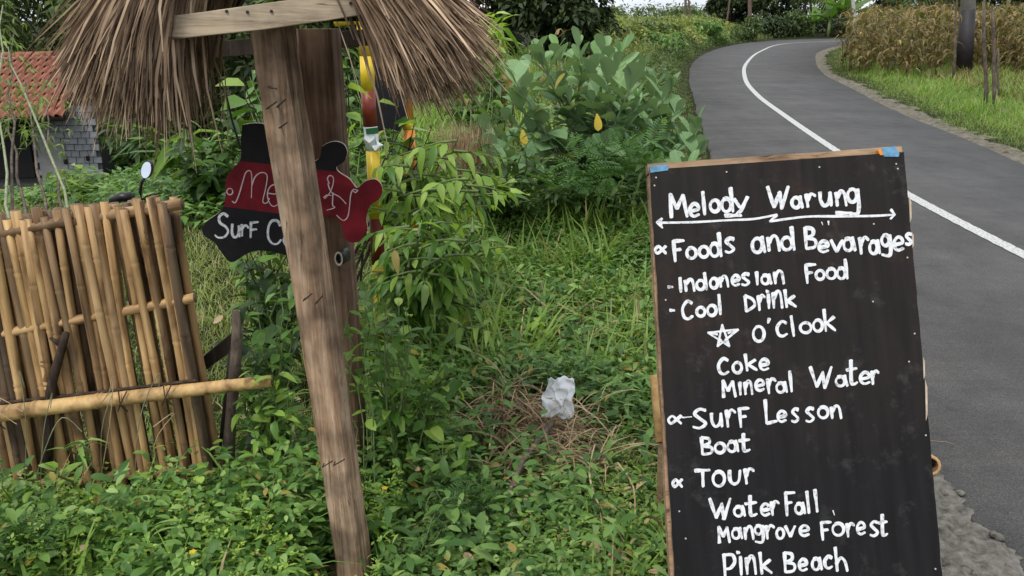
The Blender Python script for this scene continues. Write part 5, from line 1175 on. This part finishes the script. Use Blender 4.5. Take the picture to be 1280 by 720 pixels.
def banana(px, Y, H, label):
    p = at_Y(px, 200, Y); root = empty('banana_plant', (p.x, Y, 0), label, 'banana plant', 'banana plants by the bend'); q = MB(); q.tube([Vector((p.x, Y, -.1)), Vector((p.x, Y, H*.5))], [.16, .1], 8); q.build('trunk', [M['stem']], root, True)
    t_ = leaf_t([(0, .1), (.15, .7), (.45, 1), (.8, .85), (1, .1)], .27, .4, .45); me = mesh_np('leaf', *t_, M['banana'])
    for i in range(9):
        o = bpy.data.objects.new('leaf', me); link(o, root); mt = Matrix(rot_dir(np.array(i*2.4+random.uniform(-.3, .3)), np.array(random.uniform(.4, 1.35)), np.array(random.uniform(-.3, .3))).tolist()).to_4x4(); mt.translation = Vector((0, 0, H*.45)); o.matrix_local = mt @ Matrix.Scale(H*.8*random.uniform(.8, 1.1), 4)
banana(1018, 71, 3.0, 'banana plant with one upright leaf at the end of the road'); banana(1040, 71, 3.6, 'largest banana plant, fan of leaves, right of the road end'); banana(1000, 75, 2.2, 'smaller banana plant left of the road end'); banana(1056, 73, 2.3, 'banana plant beside the leaning white pole')

# poles
def pole_obj(name, pts, Y, r, mats, label, cat='pole', group=None, base_y=None):
    b0 = at_Y(*pts[-1], Y); root = empty(name, (b0.x, Y, 0), label, cat, group)
    return root
up = empty('utility_pole', at_Y(1206, 92, 24.8), 'thick utility pole wrapped in black at the foot, beside the dry maize', 'pole')
bz = at_Y(1205, 94, 24.8); bz.z = -.1
q = MB(); q.tube([bz, at_Y(1210, 12, 24.8)], [.22, .20], 18); q.build('black_wrap', [M['tar']], up, True)
q = MB(); q.tube([at_Y(1210, 12, 24.8), at_Y(1211, -240, 24.8)], [.19, .15], 18); q.build('shaft', [M['concrete_pole']], up, True)
for k, (x0, y0, x1, y1, Y, r_, mt, lb) in enumerate(((1062, -60, 1071, 40, 62, .16, 'concrete_pole', 'leaning pale pole at the left end of the dry maize'), (936, -60, 939, 32, 78, .2, 'polebrown', 'brown upright pole above the far end of the road'),
     (857, -20, 858, 20, 85, .16, 'polebrown', 'thin upright pole against the sky gap'), (858, -20, 868, 20, 84, .12, 'polebrown', 'slanting strut beside the thin pole against the sky'), (914, -10, 908, 22, 90, .12, 'polebrown', 'thin slanting pole just left of the far dark trees'),
     (1198, -30, 1193, 92, 21, .035, 'stick', 'thin bare stick just left of the utility pole'), (1230, 2, 1233, 136, 15.2, .04, 'stick', 'crooked pale stick right of the utility pole'), (1240, 10, 1243, 142, 14.9, .035, 'stick', 'second pale stick, right of the crooked one'), (1247, 60, 1249, 120, 17, .03, 'stick', 'short thin stick among the maize stalks at the right'))):
    a = at_Y(x0, y0, Y); b_ = at_Y(x1, y1, Y); b_.z = min(b_.z, 0); q = MB(); n = 5; q.tube([b_.lerp(a, i/n)+Vector((random.uniform(-1, 1)*r_*.6*(Y < 25), 0, 0)) for i in range(n+1)], [r_*(1-.4*i/n) for i in range(n+1)], 8)
    tag(q.build('thin_pole', [M[mt]], None, True), lb, 'pole')

# dry maize right of the road, individuals in front, a mass behind
def maize_template(seed, dry=True):
    rg = random.Random(seed); acc = Acc(); Hh = 1.0
    K = 5; lean = rg.uniform(-.12, .12); q = MB(); q.tube([Vector((lean*(i/K)**2, 0, i/K)) for i in range(K+1)], [.009*(1-.6*i/K) for i in range(K+1)], 4, cap=False)
    V = np.array(q.v); T = []
    for f in q.f: T += [(f[0], f[1], f[2]), (f[0], f[2], f[3])]
    acc.add(V, np.array(T))
    for k in range(11):
        z = .12+.80*k/10; az = k*math.pi+rg.uniform(-.9, .9); bl = blade_t(.16, rg.uniform(1.8, 2.9), 4); s_ = rg.uniform(.26, .42)
        Vq, Tq = instance(bl, np.array([[lean*z*z, 0, z]]), rot_up(np.array([az]), np.array([rg.uniform(.2, .7)])), np.array([s_])); acc.add(Vq, Tq)
    for k in range(4):
        bl = blade_t(.03, rg.uniform(.3, 1.2), 3); Vq, Tq = instance(bl, np.array([[lean, 0, .97]]), rot_up(np.array([rg.uniform(0, 6)]), np.array([rg.uniform(0, .5)])), np.array([.13])); acc.add(Vq, Tq)
    return np.concatenate(acc.V), np.concatenate(acc.T)
MZ = [maize_template(s_) for s_ in range(5)]
mzm = [mesh_np('dry_maize_plant', v_, t_, M['corn_dry']) for v_, t_ in MZ]
CORN = [(7.6, 15.6), (8.2, 13.2), (10.2, 12.2), (30, 12), (50, 30), (60, 52), (34, 58), (26, 52), (18.0, 43), (14.5, 35), (11.9, 28), (10.5, 24), (9.4, 20)]
CORN = [(9.6, 25.6), (10.4, 22.9), (11.6, 23.2), (12.5, 26.2), (14.1, 25.6), (13.6, 22), (12.9, 18.5), (24, 15), (50, 30), (60, 52), (34, 54), (24, 48), (17.3, 40.5), (13.9, 34), (11.2, 29)]
Q = sample(9000, 14, 55, lambda X, Y: inpoly(X, Y, CORN), pw=1.2, a0=5, a1=38)
# grid jitter to keep spacing
key = {}; 
for p in Q:
    kk = (int(p[0]/.42), int(p[1]/.42)); key.setdefault(kk, p)
Q = np.array(list(key.values())); D = np.hypot(Q[:, 0], Q[:, 1])
edge = np.array([min(math.hypot(p[0]-a[0]-(b_[0]-a[0])*t_, p[1]-a[1]-(b_[1]-a[1])*t_) for a, b_ in zip(CORN[-5:]+CORN[:5], (CORN[-4:]+CORN[:5]+CORN[4:5])) for t_ in (0, .25, .5, .75, 1)) for p in Q])
od = np.argsort(D*.6+edge*3)
for c, i in enumerate(od[:240]):
    o = bpy.data.objects.new('dry_maize_plant', mzm[c % 5]); COL.objects.link(o); o.location = Q[i]; s_ = random.uniform(1.15, 1.98); o.scale = (s_, s_, s_); o.rotation_euler = (random.uniform(-.16, .16), random.uniform(-.16, .16), random.uniform(0, 6.28))
    tag(o, 'dry tan maize plant standing at the near edge of the field', 'maize plant', 'dry maize plants right of the road')
acc = Acc()
rest = od[240:]
for c in range(5):
    idx = rest[c::5]; n = len(idx); P = Q[idx]; V, T = instance(MZ[c], P, rot_up(U(0, 6.28, n), U(0, .12, n)), U(1.35, 2.05, n)); acc.add(V, T)
acc.build('dry_maize_field', M['corn_dry'], None, 'mass of dry brown maize deeper in the field right of the road', 'crop')

# field left of the far road
LF = lambda X, Y: (X < lx(Y)-1.2-(Y-20)*.01) & (X > lx(Y)-26) & (X > .0+.10*Y) & (X < .295*Y)
Q = sample(3600, 27, 85, LF, pw=1.3, a0=4, a1=26)
MG = [maize_template(s_+20) for s_ in range(4)]
acc = Acc()
for c in range(4):
    P = Q[c::4]; n = len(P); hh = (.5+.75*sst(1.0, 4.5, lx(P[:, 1])-P[:, 0]))*U(.6, 1.3, n)*(.25+.75*sst(.297, .22, P[:, 0]/P[:, 1]))*(.8+.35*patch(P, .35, 1)); V, T = instance(MG[c], P, rot_up(U(0, 6.28, n), U(0, .15, n)), hh); acc.add(V, T)
acc.build('green_field_crop', M['corn_green'], None, 'tall green crop filling the field left of the far road', 'crop')

# dead maize stalks near the milkweed bush, individual clumps
def dead_clump(px, py, tips, Y, label, s_=.28):
    b0 = gat(px, py); root = empty('dead_stalk_clump', b0, label, 'dead plant'); P = []; Rm = []; S = []; paths = []
    for tp_ in tips_px(tips, Y, .2):
        path = branch_path(b0+Vector((random.uniform(-.2, .2), random.uniform(-.15, .15), 0)), tp_, 0, 6, .02); paths.append(path)
        for j in range(9): f = random.uniform(1.5, 5); i = min(int(f), 4); P.append(list(path[i].lerp(path[i+1], f-i))); Rm.append(rot_up(np.array(random.uniform(0, 6.3)), np.array(random.uniform(.2, .9)))); S.append(s_*random.uniform(.7, 1.3))
    stems_mesh(paths, .01, M['straw'], root); leaf_objs('dry_leaf', blade_t(.12, 2.3, 4), M['corn_dry'], root, P, np.array(Rm), np.array(S))
dead_clump(620, 200, [(610, 70), (625, 60), (640, 75), (620, 90), (645, 100), (605, 100), (632, 110)], 9.0, 'dead tan stalks between the thatch tip and the grey-green bush')
dead_clump(690, 200, [(680, 45), (695, 52), (705, 45), (760, 60), (770, 70), (745, 55)], 8.2, 'dead tan stalks sticking up behind the grey-green bush')
b0 = gat(592, 235); acc = Acc(); n = 900; hb = at_Y(592, 122, 6.3).z-b0.z
P = np.column_stack([b0.x+rng.normal(0, .07, n), np.full(n, 6.3)+rng.normal(0, .06, n), np.full(n, tz(b0.x, 6.3))]); V, T = instance(blade_t(.014, .25), P, rot_up(U(0, 6.28, n), U(0, .16, n)), U(.7, 1.05, n)*.85); acc.add(V, T)
acc2 = acc; o = obj_np('straw_bundle', np.concatenate(acc.V), np.concatenate(acc.T), M['straw'], None); tag(o, 'upright bundle of dry brown straw under the tip of the right thatch', 'straw bundle')

# ------------------------------------------------------------------ ground vegetation (uncountable)
notroad = lambda X, Y: X < lx(Y)-.12
_h = gat(665, 560); _p = gat(697, 560)
_d = gat(590, 650)
clear = lambda X, Y: (np.hypot((X-_d.x), (Y-_d.y)*.8) > .13) & (np.hypot(X-_p.x, (Y-_p.y)*1.0) > .15) & (np.hypot((X-_h.x), Y-_h.y) > .15)
notroad = lambda X, Y: (X < lx(Y)-.12) & clear(X, Y)
def near_mask(X, Y):   # leave board foot and post feet free
    return notroad(X, Y) & ~((X > .25) & (Y < 1.9) & (X < 1.3)) & ~((abs(X+.47) < .10) & (Y < 2.17) & (Y > 1.8)) & ~((X > 1.0) & (Y < 3.3)&(X>lx(Y)-.42))
# 1 foreground broadleaf weeds
acc = Acc(); acd = Acc()
P = sample(11000, 1.55, 3.6, lambda X, Y: near_mask(X, Y) & ~((X < -.6) & (Y > 2.75)), pw=1.0)
P = P[rng.random(len(P)) < .06+np.clip((patch(P, 9)-.35)*2.4, 0, 1)]
h = .03+.27*patch(P, 4.5, 1)**2*U(.35, 1.4, len(P)); h[P[:, 0] > .0] *= .75; h[(P[:, 0] < -.6) & (P[:, 1] > 2.15)] *= .45
k3 = rng.integers(0, 4, len(P))
for kk, (tm, ls, per, rad) in enumerate(((ROUND, .042, 6, .02), (OVAL, .055, 7, .015), (OVAL3, .030, 9, .02), (BROADL, .075, 7, .01))):
    sel = k3 == kk; sprigs(acc if kk != 2 else acd, P[sel], h[sel], ls*np.where(P[sel][:, 0] > -.15, .68, 1.0), tm, per, .6, (-.7, 1.1), rad)
acc.build('weed_ground_cover', M['weed'], None, 'leafy green weeds covering the ground under the fence and posts', 'weeds')
acd.build('dark_ground_cover', M['weed_dark'], None, 'darker small-leaved weeds low among the ground cover', 'weeds')
acc = Acc(); P = sample(170, 1.85, 3.0, lambda X, Y: near_mask(X, Y) & (X < .25) & ~((X < -.6) & (Y > 2.35)), pw=1.0); sprigs(acc, P, U(.12, .30, len(P)), .062, OVAL, 9, .5, (-.3, .7), .01); P = sample(130, 1.85, 3.0, lambda X, Y: near_mask(X, Y) & ~((X < -.6) & (Y > 2.35)), pw=1.0); sprigs(acc, P, U(.10, .26, len(P)), .085, BROADL, 7, .5, (-.3, .7), .01)
P = sample(420, 2.0, 2.75, lambda X, Y: near_mask(X, Y) & (X < -.42) & (X > -1.15+0*Y), pw=1.0); P = P[(P[:, 0] > -.75) | (P[:, 1] < 2.4)]; sprigs(acc, P, U(.12, .34, len(P)), .045, OVAL, 9, .4, (-.3, .7), .01); blades(acc, P[::3], U(.18, .38, len(P[::3])), .7, 2, .02, .9)
acc.build('foreground_sprouts', M['weed'], None, 'taller leafy sprouts standing out of the foreground weeds', 'weeds')
# light flowering heads at the foot of the fence
acc = Acc(); P = sample(600, 1.7, 2.45, lambda X, Y: (X < -.35) & near_mask(X, Y), pw=1.0); P = P[patch(P, 4, 2) > .45]; h = U(.10, .22, len(P))*np.where(P[:, 1] > 2.2, .7, 1); sprigs(acc, P, h, .045, LANCE, 7, .3, (.0, .7), .0)
Pt = P+np.column_stack([0*h, 0*h, h]); sprigs(acc, Pt, 0*h+.012, .014, ROUND3, 6, .6, (.2, 1), .008); acc.build('tall_weeds', M['bright'], None, 'taller light green weeds with pale heads in front of the fence', 'weeds')
# flowers
fl = sample(6, 1.9, 2.7, lambda X, Y: (X < -.3) & near_mask(X, Y), pw=1.0); me = mesh_np('petals', *instance(ROUND3, np.zeros((5, 3)), rot_dir(np.arange(5)*1.256, np.full(5, .35), np.zeros(5)), np.full(5, .011)), M['yellow'])
for p in fl:
    o = bpy.data.objects.new('yellow_flower', me); COL.objects.link(o); o.location = (p[0], p[1], p[2]+random.uniform(.12, .22)); tag(o, 'tiny yellow flower among the weeds at the foot of the fence', 'flower', 'tiny yellow flowers')
# 2 centre bank grass
acc = Acc(); reg = lambda X, Y: notroad(X, Y) & (X > -.75)
P = sample(9000, 3.0, 6.6, lambda X, Y: reg(X, Y) & (Y > 3.0), pw=.9); P = P[rng.random(len(P)) < .3+.9*patch(P, 2.2, 4)]
blades(acc, P, .10+.26*patch(P, 2.5, 3)*sst(2.6, 4.6, P[:, 1]), 1.25, 4, .035, 1.0); acc.build('bank_grass', M['tussock'], None, 'long tangled grass on the bank left of the menu board', 'grass')
acc = Acc(); P = sample(6000, 3.0, 7.0, reg, pw=1.0); P = P[rng.random(len(P)) < .3+.8*patch(P, 3, 7)]; h = .07+.24*patch(P, 2, 5)
sprigs(acc, P[::2], h[::2], .065, OVAL3, 7, .5, (-.2, .8), .02); sprigs(acc, P[1::2], h[1::2], .09, LANCE3, 7, .5, (-.2, .8), .02); acc.build('bank_weeds', M['weed'], None, 'mixed leafy weeds on the bank left of the menu board', 'weeds')
acc = Acc(); C_ = sample(150, 3.3, 6.3, reg, pw=.9); 
for c_ in C_:
    n = 55; P = np.column_stack([c_[0]+rng.normal(0, .05, n), c_[1]+rng.normal(0, .05, n), np.full(n, c_[2])]); V, T = instance(BL[rng.integers(0, 4)], P, rot_up(U(0, 6.28, n), U(.05, .9, n)), U(.16, .44, n)*np.clip(rng.normal(1, .2), .6, 1.3)); acc.add(V, T)
acc.build('grass_tufts', M['grass'], None, 'arching bright grass tufts on the bank beside the menu board', 'grass')
acc = Acc(); P = sample(420, 2.7, 6.3, reg, pw=1.0); sprigs(acc, P, U(.10, .28, len(P)), .10, OVAL, 6, .4, (-.3, .7), .02); P = sample(260, 2.7, 6, reg, pw=1.0); sprigs(acc, P, U(.12, .32, len(P)), .085, BROADL, 7, .4, (-.4, .6), .02)
acc.build('broad_leaf_weeds', M['weed'], None, 'pale broad-leaved weeds scattered over the bank', 'weeds')
acc = Acc(); P = sample(900, 2.6, 5.5, lambda X, Y: reg(X, Y), pw=1.0); P = P[patch(P, 2.7, 11) > .5]; P[:, 2] += U(.03, .16, len(P)); V, T = instance(blade_t(.02, 1.5, 4), P, rot_up(U(0, 6.28, len(P)), U(.4, 1.6, len(P))), U(.1, .3, len(P))); acc.add(V, T)
acc.build('dead_grass_stems', M['straw'], None, 'dead straw stems tangled through the bank weeds', 'dead grass')
acc = Acc(); P = sample(260, 1.8, 4.5, lambda X, Y: near_mask(X, Y), pw=1.0); P[:, 2] += U(.04, .14, len(P)); V, T = instance(OVAL, P, rot_dir(U(0, 6.28, len(P)), U(-.6, .4, len(P)), U(-1, 1, len(P))), U(.03, .07, len(P))); acc.add(V, T); acc.build('fallen_leaves', M['straw'], None, 'brown dead leaves fallen among the weeds', 'dead leaves')
# near right-hand grass beside board and lower centre
acc = Acc(); P = sample(4200, 1.75, 3.3, lambda X, Y: near_mask(X, Y), pw=1.0); P = P[rng.random(len(P)) < patch(P, 4, 9)**1.3]; blades(acc, P, .07+.15*patch(P, 3, 9)*np.where(P[:, 1] > 2.25, .7, 1), .9, 4, .012, .9)
P = sample(260, 1.8, 2.3, lambda X, Y: near_mask(X, Y) & (X < -.75), pw=1.0); blades(acc, P, .16+.1*rng.random(len(P)), 1.2, 4, .02, .9)
P = sample(900, 1.8, 3.0, lambda X, Y: near_mask(X, Y) & (X > -.1), pw=1.0); sprigs(acc, P, U(.04, .16, len(P)), .034, OVAL, 8, .5, (-.2, .8), .01); acc.build('foreground_grass', M['grass'], None, 'thin grass blades mixed into the foreground weeds', 'grass')
# 3 lawn on the left
acc = Acc(); P = sample(26000, 3.1, 22, lambda X, Y: (X < -.25-.02*Y) & (Y > 3.0), pw=1.55); blades(acc, P, (.045+.05*patch(P, 1.5, 2))*(1+.09*P[:, 1]), 1.3+0*P[0, 0], 3, .03, .9); acc.build('lawn', M['lawn'], None, 'short light green grass behind the bamboo fence', 'grass')
acc = Acc(); P = sample(7000, 6.5, 26, lambda X, Y: (X < -.3-.12*Y) , pw=1.2); P = P[patch(P, .9, 2) > .42]; h = (.10+.22*patch(P, 1, 5)); sprigs(acc, P, h, .13, OVAL3, 8, .5, (-.2, .9), .05); acc.build('garden_weeds', M['weed'], None, 'leafy green weeds in the garden around the shed', 'weeds')
# 4 verge left of the road beyond the bush
acc = Acc(); P = sample(15000, 6.0, 40, lambda X, Y: (X < lx(Y)-.06) & (X > -.35*Y+1.2) , pw=1.5); dd = lx(P[:, 1])-P[:, 0]; blades(acc, P, (.06+.30*sst(.1, 1.6, dd)*U(.6, 1.2, len(P)))*(1+.012*P[:, 1]), 1.2, 4, .05, .8); acc.build('left_verge_grass', M['grass'], None, 'rough grass along the left edge of the road', 'grass')
# 5 right verge
wv = lambda X, Y: X > rx(Y)+.28+.10*np.sin(Y*.9)+.08*np.sin(Y*2.3+1)+.45*rng.random(len(X))**2
acc = Acc(); P = sample(24000, 7, 58, lambda X, Y: wv(X, Y) & (X < rx(Y)+6), pw=1.45, a0=8, a1=40); dd = P[:, 0]-rx(P[:, 1])-.6; blades(acc, P, (.09+.26*sst(.0, 1.2, dd)*(.4+.9*patch(P, 1.1, 3)))*U(.5, 1.3, len(P)), 1.0, 4, .06, .9); acc.build('right_verge_grass', M['grass'], None, 'bright green grass between the road and the dry maize', 'grass')
acc = Acc(); P = sample(2600, 12, 30, lambda X, Y: (X > rx(Y)+2.5) & (X < rx(Y)+8) & ~inpoly(X, Y, CORN), pw=1.2, a0=14, a1=40); blades(acc, P, U(.15, .5, len(P)), 1.8, 5, .12, 1.2); acc.build('fallen_maize_leaves', M['corn_dry'], None, 'dry fallen maize leaves and stalks along the field edge', 'dry leaves')
# tall weeds at the left verge far end
acc = Acc(); P = sample(1800, 16, 60, lambda X, Y: (X < lx(Y)-.5) & (X > lx(Y)-3.2), pw=1.3); sprigs(acc, P, U(.2, .75, len(P)), .2, LANCE3, 10, .4, (-.3, .9), .06); acc.build('verge_weeds', M['farmid'], None, 'leafy weeds along the left edge of the far road', 'weeds')

# ------------------------------------------------------------------ litter, straw heap, dead branches
hc = gat(655, 505); acc = Acc()
for (px, py, n, r_, hh) in ((640, 552, 620, .17, .24), (692, 562, 300, .11, .16), (745, 592, 160, .15, .14), (620, 540, 200, .12, .2), (665, 592, 200, .18, .14), (722, 560, 160, .13, .18)):
    c0 = gat(px, py); n = int(n); a = U(0, 6.28, n); rr = r_*np.sqrt(rng.random(n)); P = np.column_stack([c0.x+np.cos(a)*rr*1.2, c0.y+np.sin(a)*rr, c0.z+.02+hh*rng.random(n)*(1.1-rr/r_)])
    V, T = instance(blade_t(.024, 1.5, 5), P, rot_up(U(0, 6.28, n), U(.3, 1.8, n)), U(.07, .32, n)); acc.add(V, T)
o = acc.build('straw_heap', M['straw'], None, 'heap of dead brown straw and grass below the white plastic', 'straw heap')
# plastic rag: crumpled sheet
c0 = gat(697, 560)+Vector((0, -.02, .225)); nx, nz = 26, 30; V = []
pw_, ph_ = 38/FPX*c0.y*1.13, 44/FPX*c0.y*1.13
for j in range(nz+1):
    for i in range(nx+1):
        a, b_ = i/nx-.5, j/nz-.5; q_ = Vector((a*2.6+3, b_*2.2, .4)); n1_ = mnoise.noise_vector(q_); n2_ = mnoise.noise_vector(q_*2.7); rg_ = 1-abs(mnoise.noise(q_*1.9+Vector((5, 1, 2))))*2
        w_q = 1-.30*max(0, b_)-.12*max(0, -b_)
        V.append((c0.x+a*pw_*w_q+n1_.x*.020+n2_.x*.006+.012*b_, c0.y+.06*b_+n1_.y*.030+n2_.y*.012+.016*rg_, c0.z+b_*ph_+n1_.z*.016+n2_.z*.006))
T = []
for j in range(nz):
    for i in range(nx): a = j*(nx+1)+i; T += [(a, a+1, a+nx+2), (a, a+nx+2, a+nx+1)]
o = tag(obj_np('plastic_rag', V, T, M['white']), 'crumpled piece of white plastic caught on the straw', 'litter'); sm = o.modifiers.new('solid', 'SOLIDIFY'); sm.thickness = .001
def branch(name, pts, Y0, r0, r1, mat, label, lift=.0, subs=()):
    q = MB(); P = []
    for x, y, z in pts: g_ = gat(x, y); P.append(g_+Vector((0, 0, z)))
    P = [Vector(v_) for v_ in smooth_line(np.array([list(p) for p in P]), 4)]; n = len(P); q.tube(P, [r0+(r1-r0)*i/(n-1) for i in range(n)], 7, jit=.18)
    for s_ in subs:
        P2 = [gat(x, y)+Vector((0, 0, z)) for x, y, z in s_]; P2 = [Vector(v_) for v_ in smooth_line(np.array([list(p) for p in P2]), 4)]; q.tube(P2, [r1*1.2*(1-.6*i/(len(P2)-1)) for i in range(len(P2))], 5, jit=.15)
    tag(q.build(name, [M[mat]], None, True), label, 'branch')
# (x,y) are the feet of the verticals below each point; z its height
branch('dead_branch', [(690, 575, .16), (672, 592, .14), (655, 612, .12), (640, 640, .10), (632, 665, .09), (640, 690, .06)], 0, .012, .006, 'stick', 'long bare grey branch lying under the straw heap', subs=[[(632, 665, .09), (655, 690, .07), (672, 700, .06)]])
branch('dead_branch', [(700, 700, .07), (690, 712, .06), (670, 722, .05), (640, 745, .05)], 0, .006, .004, 'stick', 'thin pale stick low in the weeds left of the menu board', subs=[[(670, 722, .05), (668, 738, .03)]])
branch('dead_branch', [(735, 640, .15), (742, 665, .13), (765, 690, .10), (790, 712, .05)], 0, .0035, .002, 'straw', 'thin bent straw stem arching beside the menu board', subs=[])
branch('dead_branch', [(770, 620, .13), (790, 650, .12), (792, 690, .06)], 0, .0035, .002, 'straw', 'second thin straw stem next to the left edge of the menu board', subs=[])
branch('dead_branch', [(612, 600, .13), (617, 580, .15), (628, 560, .16)], 0, .0035, .003, 'straw', 'small forked pale twig left of the straw heap', subs=[[(628, 560, .16), (635, 585, .14), (640, 600, .12)]])
branch('dead_branch', [(655, 430, .20), (650, 460, .14), (650, 500, .02)], 0, .003, .003, 'straw', 'pale upright stem above the straw heap', subs=[])
print('objects', len(bpy.data.objects), 'tris', sum(len(m_.polygons) for m_ in bpy.data.meshes))
